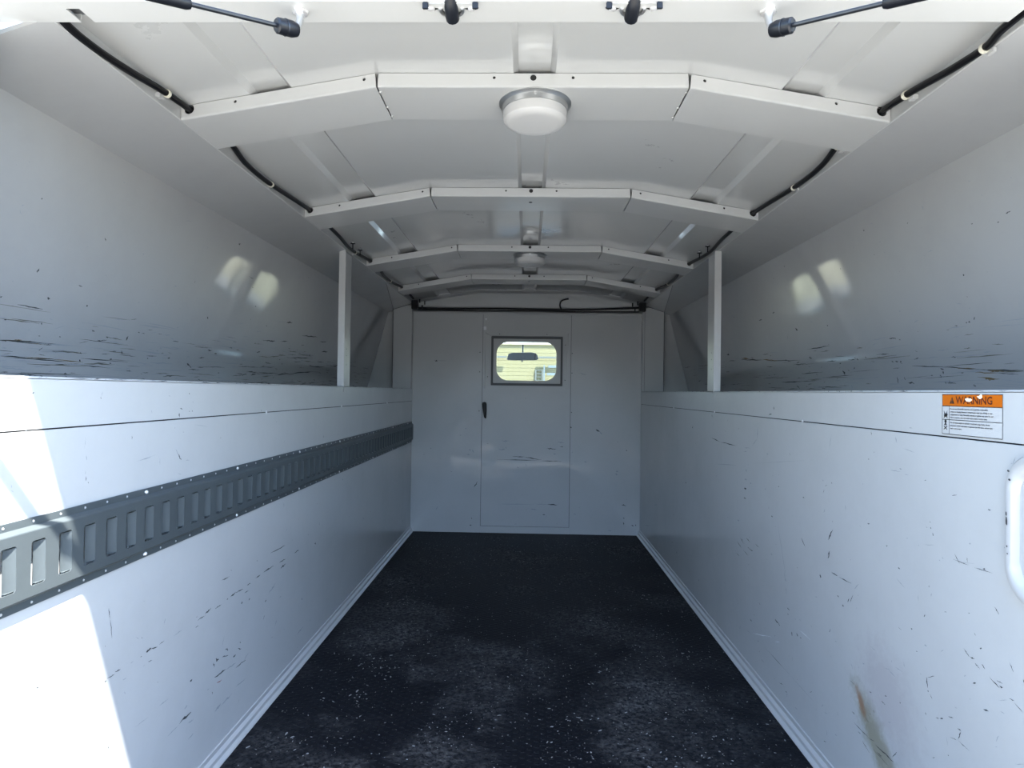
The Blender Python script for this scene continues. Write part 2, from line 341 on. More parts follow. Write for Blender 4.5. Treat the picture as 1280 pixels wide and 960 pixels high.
# door with window
dr = empty('door_1', (-.268, YB, -.80), 'narrow white walk-through door with a small rounded window', 'door', kind='structure')
MB().plate([(-.2685, -.8035), (.2595, -.8035), (.2595, .4655), (-.2685, .4655)], [rrect(-.219, .036, .211, .337, .006, 2)], .006, lambda u, v, w_: (u, YB - .003 + w_, v)).build('door_leaf', M['back'], dr)
MB().box((-.2715, YB+.004, ZF), (.2625, YB+.006, .466)).build('door_gap', M['gasket'], dr)\
    if False else None
for x0, x1 in ((-.2713, -.2687), (.2597, .2623)):
    MB().box((x0, YB+.0035, ZF), (x1, YB+.006, .466)).build('seal', M['gasket'], dr)
MB().box((-.2713, YB+.0035, -.8065), (.2623, YB+.006, -.8030)).build('seal', M['gasket'], dr)
MB().box((-.2713, YB-.001, ZF), (.2623, YB+.004, -.8068), .0008).build('sill_strip', M['paint'], dr)
MB().box((-.268, YB-.0042, .395), (.259, YB-.002, .41), .0008).build('stiffener', M['back'], dr)
# mitred trim frame round the window
fr = None
def framebar(p, q, r_, t_):
    mb = MB(); mb.add([(x, YB-.003, z) for x, z in (p, q, r_, t_)] + [(x, YB-.010, z) for x, z in ((p[0]*.985+.0, p[1]), q, r_, t_)], [(0,1,2,3),(4,7,6,5),(0,4,5,1),(1,5,6,2),(2,6,7,3),(3,7,4,0)])
    return mb
fo = (-.256, .018, .243, .355); fi = (-.222, .038, .214, .337); g_ = .0006
c = lambda a, b: (a, b)
bars = [((fo[0], fo[3]), (fo[2], fo[3]), (fi[2], fi[3]), (fi[0], fi[3])), ((fo[2], fo[3]-g_), (fo[2], fo[1]+g_), (fi[2], fi[1]+g_), (fi[2], fi[3]-g_)),
        ((fo[2], fo[1]), (fo[0], fo[1]), (fi[0], fi[1]), (fi[2], fi[1])), ((fo[0], fo[1]+g_), (fo[0], fo[3]-g_), (fi[0], fi[3]-g_), (fi[0], fi[1]+g_))]
for bq in bars: framebar(*bq).build('window_trim', M['paint'], dr)
ga = MB().plate(rrect(-.221, .039, .213, .336, .003, 2), [rrect(-.206, .053, .199, .321, .003, 2)], .008, lambda u, v, w_: (u, YB + w_, v)).build('window_gasket', M['gasket'], dr)
pl = MB().plate(rrect(-.2225, .0375, .2145, .338, .003, 2), [WO], .003, lambda u, v, w_: (u, YB + .012 + w_, v)).build('window_plate', M['paint'], dr)
MB().plate(WO, [rrect(-.187, .070, .174, .301, .07, 8)], .006, lambda u, v, w_: (u, YB + .010 + w_, v)).build('window_seal', M['chip'], dr)
MB().box((-.218, YB+.020, .04), (.210, YB+.023, .334)).build('window_pane', M['glass'], dr)
for u, v in ((-.169, .348), (.115, .348), (.214+.012, .286), (-.238, .09), (.226, .075)):
    MB().lathe([(.003, 0), (.0025, -.001), (0, -.0015)], (u, YB-.010, v), 'y', 10).build('window_screw', M['gasket'], dr)
# paddle handle: rounded head, tapering down
hp = [(-.0085, 0), (-.010, -.012), (-.009, -.03), (-.002, -.088), (.004, -.097), (.009, -.094), (.0105, -.05), (.0105, -.012), (.0085, -.001), (0, .003)]
hb = MB(); hb.plate([(u*1.25, v) for u, v in hp], [], .012, lambda u, v, w_: (-.254 + u, YB - .006 - w_ - (.004 if v > -.03 else 0), -.064 + v), .0015); hd = hb.build('door_handle', M['black'], dr); tag(hd, 'black tapered lever handle')
MB().box((-.266, YB-.0075, .372), (-.250, YB-.003, .392), .001).build('top_catch', M['steel'], dr)
# cove skirting each side
for nm, s, xw, lb in (('baseboard_left', 1, XL, 'white folded cove trim along the left edge of the floor'), ('baseboard_right', -1, XR, 'white folded cove trim along the right edge of the floor')):
    P = [(-.001, -.8105), (.0012, -.8105), (.0030, -.8122), (.0030, -.8225), (.0044, -.8235), (.0095, -.8278), (.0100, -.8290), (.0100, -.8375), (.0125, -.8400), (.0158, -.8425), (.0172, -.8430), (.0187, -.8442), (.0187, -.846), (-.001, -.846)]
    mb = MB(); mb.extrude(P, Y0, YB, lambda u, v, t: (xw + s*u, t, v)); tag(mb.build(nm, M['paint'], None, smooth=False), lb, 'trim', kind='structure')
# rear header over the opening: a folded box, notched where the looms pass
hdr = empty('trim_1', (0, .85, .522), 'white folded header over the rear opening', 'trim', kind='structure')
def notch(x0, x1): return [(x0, .8735), (x0, .842), (x1, .842), (x1, .8735)]
out = [(-.95, .826), (-.95, .80), (.95, .80), (.95, .826)]
pts = [(-.80, .826), (.80, .826), (.80, .8735)] + notch(.678, .659) + notch(-.627, -.646) + [(-.80, .8735)]
MB().plate(pts, [], .002, lambda u, v, w_: (u, v, .522 + w_)).build('header_underside', M['paint'], hdr)
MB().box((-.80, .824, .5225), (.80, .827, .60), .001).build('header_face', M['paint'], hdr)
for x0, x1 in ((-.80, -.646), (-.627, .659), (.678, .80)):
    MB().box((x0, .8715, .524), (x1, .8735, .536 if abs(x0) > .62 and abs(x1) > .62 else .64)).build('header_back', M['paint'], hdr)
for x0 in (-.655, .650): MB().box((x0, .829, .533), (x0+.037, .8735, .535)).build('notch_shade', M['gasket'], hdr)  # dark plate stands in for the shaded header interior
MB().box((-.80, .827, .60), (.80, .90, .604)).build('header_top', M['paint'], hdr)
MB().box((-1.10, .80, .604), (1.10, .90, .64)).build('header_cap', M['paint'], hdr)  # unseen cap, widened to keep sun off the end panels
# ------------------------------------------------------------------ scuffs: thin films of rubber and rust lying on the paint
MARKS = {}
MARKS['L'] = '''1.0026 -0.0081 0.9983 -0.0195 0.001 g;0.9975 -0.0179 0.9991 -0.0205 0.0021 d;1.2314 -0.0419 1.2403 -0.0434 0.0029 d;1.2276 -0.0515 1.2291 -0.06 0.0032 d;1.2633 -0.011 1.2646 -0.0141 0.0023 d;1.2776 -0.0279 1.2791 -0.0323 0.0013 g;1.2647 -0.0487 1.2672 -0.0495 0.0023 d;1.2759 -0.0471 1.2773 -0.0505 0.002 d;0.9636 -0.0795 0.962 -0.0985 0.0008 g;0.966 -0.1091 0.9669 -0.1168 0.0018 g;0.9646 -0.1331 0.9655 -0.1396 0.001 g;0.9659 -0.1417 0.9665 -0.1494 0.0025 d;0.9713 -0.1511 0.9721 -0.1538 0.0015 d;1.1033 -0.1317 1.1347 -0.1297 0.002 g;1.0917 -0.1327 1.1497 -0.1265 0.0009 g;1.217 -0.1217 1.2261 -0.1354 0.0019 g;1.226 -0.1328 1.2364 -0.1456 0.0032 d;1.2532 -0.1474 1.2673 -0.1496 0.0013 g;1.2246 -0.1713 1.2393 -0.1745 0.0016 g;0.8237 -0.1339 0.8249 -0.1385 0.0011 g;0.8245 -0.1417 0.8278 -0.1444 0.0013 g;0.8519 -0.1347 0.8558 -0.1409 0.0011 g;1.1907 -0.0163 1.1963 -0.0176 0.0019 g;1.2114 -0.079 1.2126 -0.081 0.0022 g;1.2408 -0.0895 1.2444 -0.0904 0.0023 g;1.2846 -0.0771 1.3379 -0.0841 0.001 g;1.0274 -0.3693 1.0305 -0.387 0.0016 d;1.0325 -0.3906 1.0373 -0.4229 0.0017 d;1.1936 -0.4458 1.1881 -0.4557 0.0019 g;1.4156 -0.4393 1.4517 -0.4414 0.0029 d;1.6877 -0.4478 1.7898 -0.451 0.0035 d;1.8636 -0.493 1.8984 -0.492 0.0053 d;1.7498 -0.4904 1.7917 -0.4911 0.005 d;1.7596 -0.5086 1.7962 -0.5067 0.0057 d;1.5954 -0.4882 1.6256 -0.4873 0.0032 d;1.6442 -0.4861 1.7097 -0.4877 0.0047 d;1.5453 -0.4907 1.5665 -0.4915 0.0031 d;1.4599 -0.4908 1.4851 -0.4894 0.0053 d;1.48 -0.4896 1.5249 -0.4935 0.003 d;1.4416 -0.4929 1.4476 -0.4914 0.0029 d;1.5322 -0.5063 1.5558 -0.507 0.0025 d;1.5155 -0.5259 1.5235 -0.5249 0.0049 d;1.5569 -0.5311 1.5653 -0.5301 0.0038 d;1.3869 -0.4943 1.4143 -0.4941 0.0028 d;1.3125 -0.4929 1.3455 -0.4935 0.0021 d;1.3433 -0.4905 1.3689 -0.487 0.0049 d;1.305 -0.5053 1.3171 -0.5061 0.0021 d;1.2225 -0.4911 1.2548 -0.4905 0.002 g;1.1746 -0.4885 1.191 -0.4884 0.0024 d;1.1339 -0.484 1.1485 -0.4854 0.0073 d;1.1485 -0.4863 1.169 -0.4901 0.0028 d;1.117 -0.4878 1.1207 -0.4876 0.0022 d;1.0885 -0.4872 1.0969 -0.4864 0.0018 g;1.0471 -0.4844 1.0614 -0.4849 0.0025 d;1.0263 -0.4859 1.0471 -0.487 0.0021 d;1.0203 -0.4902 1.0257 -0.4873 0.0029 d;1.0675 -0.5073 1.0783 -0.5079 0.0017 g;1.14 -0.5067 1.1524 -0.5088 0.0018 d;1.1251 -0.5084 1.131 -0.5083 0.0014 g;1.6762 -0.5558 1.7258 -0.5407 0.0048 g;1.6575 -0.5711 1.6637 -0.5651 0.0033 d;1.7545 -0.5895 1.767 -0.5894 0.0035 g;1.7245 -0.6599 1.7411 -0.6431 0.0028 g;1.8967 -0.7485 1.9497 -0.744 0.0046 g;1.3938 -0.6102 1.4078 -0.6173 0.0056 d;1.3828 -0.6138 1.3899 -0.6252 0.0033 d;1.4241 -0.6174 1.4532 -0.6262 0.0035 d;1.4402 -0.6057 1.4527 -0.6131 0.0046 d;1.4788 -0.6416 1.4915 -0.641 0.0054 d;1.504 -0.63 1.5203 -0.6385 0.0036 d;1.5114 -0.6179 1.5169 -0.6225 0.003 d;1.3897 -0.6485 1.4422 -0.6539 0.0051 d;1.4006 -0.6658 1.425 -0.6703 0.0034 r;1.4423 -0.6551 1.4924 -0.6611 0.0047 g;1.4929 -0.6733 1.5464 -0.6751 0.0049 d;1.4219 -0.5937 1.4329 -0.5722 0.0017 g;1.5327 -0.6754 1.5626 -0.6633 0.0025 g;1.2876 -0.6114 1.2952 -0.6087 0.0052 d;1.3575 -0.6622 1.3683 -0.6629 0.0027 g;1.2499 -0.6767 1.2939 -0.6755 0.0066 d;1.2021 -0.6804 1.25 -0.6792 0.002 g;1.2685 -0.6585 1.2777 -0.654 0.0051 g;1.2831 -0.6941 1.3045 -0.6965 0.0031 g;1.3963 -0.7287 1.4213 -0.7215 0.0079 g;1.4215 -0.7273 1.476 -0.7267 0.0052 g;1.4948 -0.719 1.5484 -0.7225 0.003 g;1.1789 -0.6067 1.2079 -0.6076 0.0024 g;1.0321 -0.6055 1.0357 -0.6013 0.0033 d;1.0729 -0.5296 1.0758 -0.5344 0.0017 g;1.1691 -0.5577 1.1747 -0.5594 0.0019 g;1.2844 -0.7282 1.3056 -0.7269 0.0036 g;1.1068 -0.6079 1.1437 -0.6093 0.0018 g;1.9275 -0.6485 1.9409 -0.6568 0.0054 g;2.0432 -0.5064 2.0532 -0.5113 0.0049 d'''
MARKS['R'] = '''2.3134 -0.1587 2.2133 -0.1655 0.0036 d;2.2133 -0.1655 2.0453 -0.1638 0.0034 d;1.8571 -0.0929 1.8626 -0.1287 0.0024 g;1.8626 -0.1287 1.9014 -0.1515 0.0024 g;1.7433 -0.0297 1.7417 -0.0396 0.0028 d;1.7786 -0.0542 1.7556 -0.0511 0.004 d;2.5809 -0.1308 2.5775 -0.1388 0.0041 d;1.9705 -0.1636 1.9181 -0.1602 0.0025 g;1.9792 -0.1782 1.9437 -0.1717 0.0025 g;1.9546 -0.2285 1.9473 -0.2356 0.005 g;1.9644 -0.2608 1.9467 -0.2614 0.0063 g;1.9672 -0.2892 1.9495 -0.2889 0.0075 d;1.97 -0.3214 1.9522 -0.3196 0.0057 d;1.9188 -0.2666 1.9053 -0.2664 0.0043 g;1.7044 -0.2446 1.7017 -0.2464 0.0049 d;1.7879 -0.1644 1.7761 -0.1666 0.0046 g;1.8004 -0.2659 1.7915 -0.2657 0.0035 g;1.555 -0.2497 1.5462 -0.2491 0.004 d;1.4539 -0.1923 1.4481 -0.1924 0.0028 g;2.0272 -0.401 2.012 -0.3992 0.0052 g;1.7508 -0.3335 1.7409 -0.3337 0.0039 d;1.7091 -0.3404 1.6504 -0.4697 0.0016 g;1.6578 -0.4771 1.6476 -0.4834 0.0026 g;1.6498 -0.5007 1.6471 -0.5076 0.0021 g;2.0272 -0.4682 1.9894 -0.4812 0.0032 k;1.9994 -0.4522 1.9627 -0.4622 0.0032 k;1.9455 -0.4396 1.9109 -0.4448 0.0031 k;1.9711 -0.4829 1.9268 -0.49 0.0031 k;1.9362 -0.465 1.8936 -0.4664 0.0031 k;2.0357 -0.5088 2.0071 -0.511 0.0026 k;1.8696 -0.4397 1.8377 -0.4424 0.0024 k;1.9019 -0.4667 1.8903 -0.4661 0.0043 d;1.7527 -0.4379 1.7414 -0.4382 0.0045 g;1.561 -0.3501 1.5386 -0.3667 0.0025 d;1.4631 -0.4125 1.4581 -0.4179 0.0037 d;1.4246 -0.3587 1.4192 -0.3461 0.0018 d;1.4234 -0.3181 1.4053 -0.2962 0.0023 d;2.6909 -0.3761 2.6741 -0.3771 0.0052 d;3.3313 -0.5879 3.2606 -0.5742 0.0053 g;3.6042 -0.7526 3.3775 -0.7088 0.0045 g;2.2809 -0.2505 2.0435 -0.2271 0.0021 g;1.9001 -0.2055 1.5478 -0.1575 0.0011 g;1.4233 -0.3225 1.4035 -0.2949 0.0041 d;1.4245 -0.3654 1.4174 -0.3457 0.0027 d;1.4075 -0.3896 1.3807 -0.3906 0.0022 d;1.3772 -0.3913 1.3228 -0.3894 0.0022 d;1.3108 -0.3969 1.2939 -0.3814 0.0017 g;1.4621 -0.4108 1.4562 -0.4164 0.0037 d;1.166 -0.3306 1.1403 -0.3416 0.0018 g;1.16 -0.3106 1.1538 -0.3118 0.003 d;1.1984 -0.28 1.1932 -0.2795 0.0023 d;1.2632 -0.2522 1.2553 -0.2509 0.0028 d;1.2685 -0.2445 1.2655 -0.2455 0.002 g;1.2626 -0.1236 1.2582 -0.1239 0.0024 d;1.2828 -0.1763 1.2798 -0.1759 0.0025 g;1.1313 -0.0536 1.122 -0.0545 0.0025 g;1.0162 -0.1557 1.005 -0.1529 0.0016 d;0.9389 -0.1635 0.9326 -0.1638 0.0024 d;1.0856 -0.1406 1.0814 -0.141 0.0021 d;1.1423 -0.1385 1.1317 -0.1378 0.0015 g;1.0718 -0.2087 1.0692 -0.2095 0.0017 d;1.0807 -0.2193 1.0775 -0.22 0.0017 d;1.0691 -0.2172 1.067 -0.2201 0.0017 d;1.0639 -0.226 1.0623 -0.2307 0.002 d;1.0874 -0.2514 1.0586 -0.2448 0.001 g;0.9778 -0.2229 0.9734 -0.2225 0.0028 g;1.1365 -0.2513 1.1306 -0.2506 0.0018 g;1.0099 -0.2465 0.9984 -0.2591 0.0016 d;1.0136 -0.2563 0.9784 -0.2561 0.0013 d;0.9984 -0.2573 0.9656 -0.2502 0.0009 g;0.9655 -0.2562 0.9289 -0.2541 0.0012 d;0.9481 -0.2525 0.9432 -0.2529 0.0024 d;1.0463 -0.2657 1.0443 -0.2675 0.0017 g;1.0394 -0.2596 1.0365 -0.2621 0.002 g;1.4121 -0.0847 1.4227 -0.116 0.0014 g;1.1705 -0.0732 1.166 -0.0839 0.0022 g;1.1488 -0.0916 1.1136 -0.0961 0.0015 g;1.1857 -0.1359 1.1544 -0.135 0.0023 g;0.8948 -0.1553 0.8933 -0.1625 0.0034 d;0.8954 -0.1756 0.8936 -0.185 0.0023 d;0.8832 -0.1785 0.8811 -0.1891 0.0017 d;0.8937 -0.1472 0.8848 -0.1484 0.0009 g;0.893 -0.2392 0.8897 -0.248 0.0029 d;0.8907 -0.2525 0.8843 -0.2644 0.0014 d;0.907 -0.2106 0.9055 -0.2139 0.0012 d;1.3377 -0.4334 1.3329 -0.4235 0.0021 d;1.3279 -0.4302 1.3169 -0.4112 0.0017 d;1.3818 -0.4344 1.3748 -0.4338 0.0035 d;1.3609 -0.448 1.3525 -0.446 0.003 d;1.1014 -0.3415 1.1002 -0.3514 0.0011 g;1.0858 -0.3728 1.0816 -0.3686 0.0024 d;1.121 -0.4064 1.1165 -0.4061 0.0025 d;0.9788 -0.329 0.9753 -0.3284 0.0019 d;0.9649 -0.3546 0.9632 -0.3578 0.0022 d;0.954 -0.3726 0.9499 -0.3716 0.0034 d;0.9885 -0.3867 0.9754 -0.395 0.0019 d;0.9741 -0.3948 0.9647 -0.3933 0.0022 d;0.9638 -0.3992 0.9538 -0.4035 0.0022 d;0.9489 -0.3942 0.9432 -0.3991 0.0024 d;0.9344 -0.4068 0.9146 -0.4135 0.0021 d;0.9204 -0.4054 0.909 -0.4047 0.0015 d;0.9147 -0.4113 0.909 -0.4097 0.0032 d;0.8967 -0.3694 0.8891 -0.3794 0.0014 d;0.8726 -0.3815 0.8705 -0.386 0.002 d;0.8972 -0.4198 0.8878 -0.4185 0.0014 d;0.8871 -0.4215 0.8731 -0.4265 0.0014 d;0.9164 -0.432 0.8997 -0.4233 0.0009 g;0.9687 -0.4314 0.9611 -0.4276 0.0022 d;0.9461 -0.4595 0.9357 -0.4566 0.0024 d;0.9869 -0.4291 0.9834 -0.4269 0.0022 g;0.9126 -0.446 0.9051 -0.445 0.0017 g;1.0422 -0.4151 1.0344 -0.408 0.0013 g;1.0843 -0.4207 1.0769 -0.4194 0.0028 g;1.106 -0.4401 1.1027 -0.4395 0.0025 d;1.1414 -0.474 1.139 -0.4818 0.0015 g;1.1662 -0.4937 1.1448 -0.4933 0.0015 g;1.2495 -0.49 1.2298 -0.4908 0.0016 g;1.2783 -0.5352 1.2709 -0.5328 0.0029 g;1.0936 -0.4726 1.0914 -0.4743 0.0021 g;1.0775 -0.4717 1.0742 -0.4887 0.0028 d;1.0743 -0.4713 1.0569 -0.4607 0.0017 d;1.0742 -0.4927 1.0721 -0.4943 0.0024 d;1.0689 -0.4962 1.0616 -0.5013 0.0014 d;1.0523 -0.5275 1.0453 -0.5245 0.002 d;1.0423 -0.523 1.0355 -0.5194 0.0037 d;1.023 -0.5098 1.0109 -0.506 0.0016 d;1.0802 -0.5325 1.078 -0.5361 0.0021 d;1.0007 -0.5163 0.9935 -0.5171 0.0026 d;0.9935 -0.5171 0.9997 -0.5344 0.0016 d;0.9996 -0.535 0.9745 -0.5371 0.0013 d;1.019 -0.54 1.0033 -0.5364 0.0013 d;1.0821 -0.5564 1.0736 -0.5613 0.0014 g;1.0235 -0.5715 1.0207 -0.5708 0.0023 d;0.885 -0.5039 0.8694 -0.4952 0.0014 g;0.9754 -0.4579 0.9737 -0.4589 0.0019 g;1.0082 -0.4874 1.0018 -0.4864 0.0016 g;1.1515 -0.5502 1.1502 -0.5532 0.0022 d;1.2104 -0.5774 1.1972 -0.5783 0.0023 d;1.2006 -0.5625 1.1928 -0.5602 0.0019 d;1.1884 -0.6055 1.1795 -0.6015 0.0019 g;1.3258 -0.5906 1.3082 -0.5927 0.0017 k;1.2641 -0.6038 1.2482 -0.6057 0.002 g;1.3169 -0.6515 1.3059 -0.6516 0.0038 k;1.3088 -0.6695 1.2531 -0.6707 0.0025 d;1.2531 -0.6707 1.2333 -0.6667 0.002 k;1.2298 -0.6701 1.1706 -0.669 0.0035 d;1.2262 -0.6826 1.206 -0.6804 0.0027 k;1.2763 -0.6894 1.2506 -0.6985 0.0024 k;1.2401 -0.6837 1.1863 -0.6856 0.0023 k;1.1738 -0.6618 1.1603 -0.6456 0.0019 d;1.2375 -0.6081 1.234 -0.6121 0.002 k;1.2659 -0.6363 1.2535 -0.6416 0.002 k;1.2012 -0.511 1.1818 -0.5061 0.0015 g;1.1882 -0.5089 1.166 -0.5119 0.0015 g;1.2485 -0.5785 1.2449 -0.5784 0.002 d;1.2521 -0.5795 1.2471 -0.5786 0.0024 d;1.4261 -0.748 1.4222 -0.7592 0.0018 g;1.388 -0.7362 1.3792 -0.7357 0.0031 g;1.4361 -0.713 1.422 -0.7103 0.0018 g;1.7193 -0.6089 1.6967 -0.6096 0.0064 d;1.6967 -0.6088 1.6856 -0.6122 0.0036 d;1.638 -0.5472 1.6276 -0.5522 0.0048 d;1.6377 -0.5622 1.6335 -0.565 0.0022 d;1.6126 -0.5997 1.6104 -0.6094 0.0034 d;1.5851 -0.5926 1.5754 -0.5971 0.0046 d;1.5641 -0.596 1.5566 -0.5938 0.0025 d;1.9051 -0.6739 1.8911 -0.6763 0.0041 d;1.9354 -0.7179 1.8929 -0.7142 0.002 g;1.8456 -0.7153 1.8326 -0.7116 0.0034 g;1.7944 -0.7114 1.6204 -0.7129 0.0014 d;1.6204 -0.7129 1.4818 -0.7161 0.0012 g;1.8174 -0.7564 1.7934 -0.7556 0.0029 g;1.688 -0.7632 1.6611 -0.7572 0.0018 d;1.6482 -0.7663 1.6378 -0.7669 0.0026 d;1.6504 -0.5017 1.6469 -0.5179 0.0013 g;1.6618 -0.4574 1.6538 -0.4855 0.0013 g;1.4618 -0.4102 1.4568 -0.4164 0.0023 d;1.4084 -0.391 1.3809 -0.391 0.0015 d;1.3802 -0.4331 1.3751 -0.4343 0.0029 d;1.3592 -0.4462 1.3536 -0.4461 0.0029 d;1.8875 -0.7096 1.7412 -0.6634 0.0015 w;1.5739 -0.5788 1.5055 -0.5786 0.0012 w;1.718 -0.667 1.6848 -0.6546 0.0009 w;1.5935 -0.5591 1.5896 -0.5618 0.0026 g;1.5668 -0.5527 1.5649 -0.5529 0.0021 d;1.4859 -0.4697 1.4733 -0.4672 0.002 g;1.3898 -0.5357 1.3824 -0.5336 0.0019 g;1.3766 -0.6802 1.3743 -0.6916 0.0011 g;1.5894 -0.7798 1.575 -0.7767 0.0025 g'''
MARKS['B'] = '''-0.5589 0.1832 -0.5428 0.1802 0.0096 d;-0.5428 0.1834 -0.4816 0.1826 0.0032 g;-0.0817 -0.385 -0.0049 -0.3885 0.0048 d;-0.0049 -0.3885 0.0911 -0.4044 0.0064 d;-0.1726 -0.4056 0.0751 -0.4063 0.004 d;0.0911 -0.4092 0.2107 -0.4104 0.004 d;-0.1502 -0.2934 -0.1054 -0.2943 0.0064 g;-0.1623 -0.3447 -0.1254 -0.3457 0.008 g;-0.1256 -0.3346 -0.1176 -0.336 0.0064 g;0.1853 -0.2961 0.2252 -0.2986 0.0064 g;0.1221 -0.3354 0.1779 -0.3377 0.0064 d;0.2016 -0.3229 0.2208 -0.3242 0.0048 d;0.1623 -0.3666 0.1783 -0.3695 0.0064 g;-0.1768 -0.6722 0.0468 -0.6713 0.0032 g;0.0467 -0.6681 0.1424 -0.6695 0.0032 g;0.1297 -0.6698 0.1934 -0.6718 0.0064 d;0.0312 -0.7002 0.0711 -0.7027 0.0064 g;0.1034 -0.7307 0.1193 -0.732 0.0064 d;-0.3095 -0.5756 -0.2939 -0.5466 0.0064 d;-0.2971 -0.5467 -0.2908 -0.5434 0.0048 d;-0.5385 -0.7155 -0.526 -0.6945 0.0064 g;-0.3229 -0.7578 -0.3196 -0.7641 0.008 d;-0.3318 -0.7994 -0.3222 -0.804 0.008 d;-0.3661 -0.22 -0.3628 -0.2279 0.008 g;-0.3993 -0.2605 -0.3943 -0.2685 0.0064 g;-0.3449 -0.3493 -0.3321 -0.3523 0.0096 g;-0.3574 -0.3767 -0.338 -0.3812 0.008 g;-0.3257 -0.3474 -0.3157 -0.3712 0.0064 g;0.4152 -0.216 0.4391 -0.2284 0.008 d;0.436 -0.2284 0.4553 -0.2472 0.0064 g;0.596 -0.3373 0.6024 -0.3404 0.008 d;0.5744 -0.6632 0.5998 -0.6691 0.008 d;0.5403 -0.4606 0.5499 -0.4684 0.0096 g;0.5342 -0.4814 0.547 -0.4859 0.0096 g;0.543 -0.2856 0.5511 -0.2935 0.0064 g;0.2638 -0.2024 0.2687 -0.2119 0.008 d;0.2737 -0.3536 0.2785 -0.3583 0.008 g;0.3076 0.1191 0.3587 0.1086 0.0048 g;0.346 -0.4082 0.362 -0.4159 0.0064 g;0.5851 -0.7661 0.5885 -0.7851 0.0048 d;0.5848 -0.7408 0.5896 -0.747 0.0064 d;0.0488 -0.824 0.0967 -0.8263 0.008 d;0.4938 -0.8186 0.5176 -0.8197 0.0064 g;0.6328 -0.7842 0.6455 -0.7872 0.008 d;0.6549 -0.7806 0.6613 -0.7869 0.0096 d;0.2863 -0.7241 0.3023 -0.727 0.0096 g;-0.2569 0.4392 -0.2504 0.4313 0.0128 w;-0.0521 -0.4467 -0.044 -0.4545 0.008 g;-0.0044 -0.43 0.0054 -0.4457 0.0064 g'''
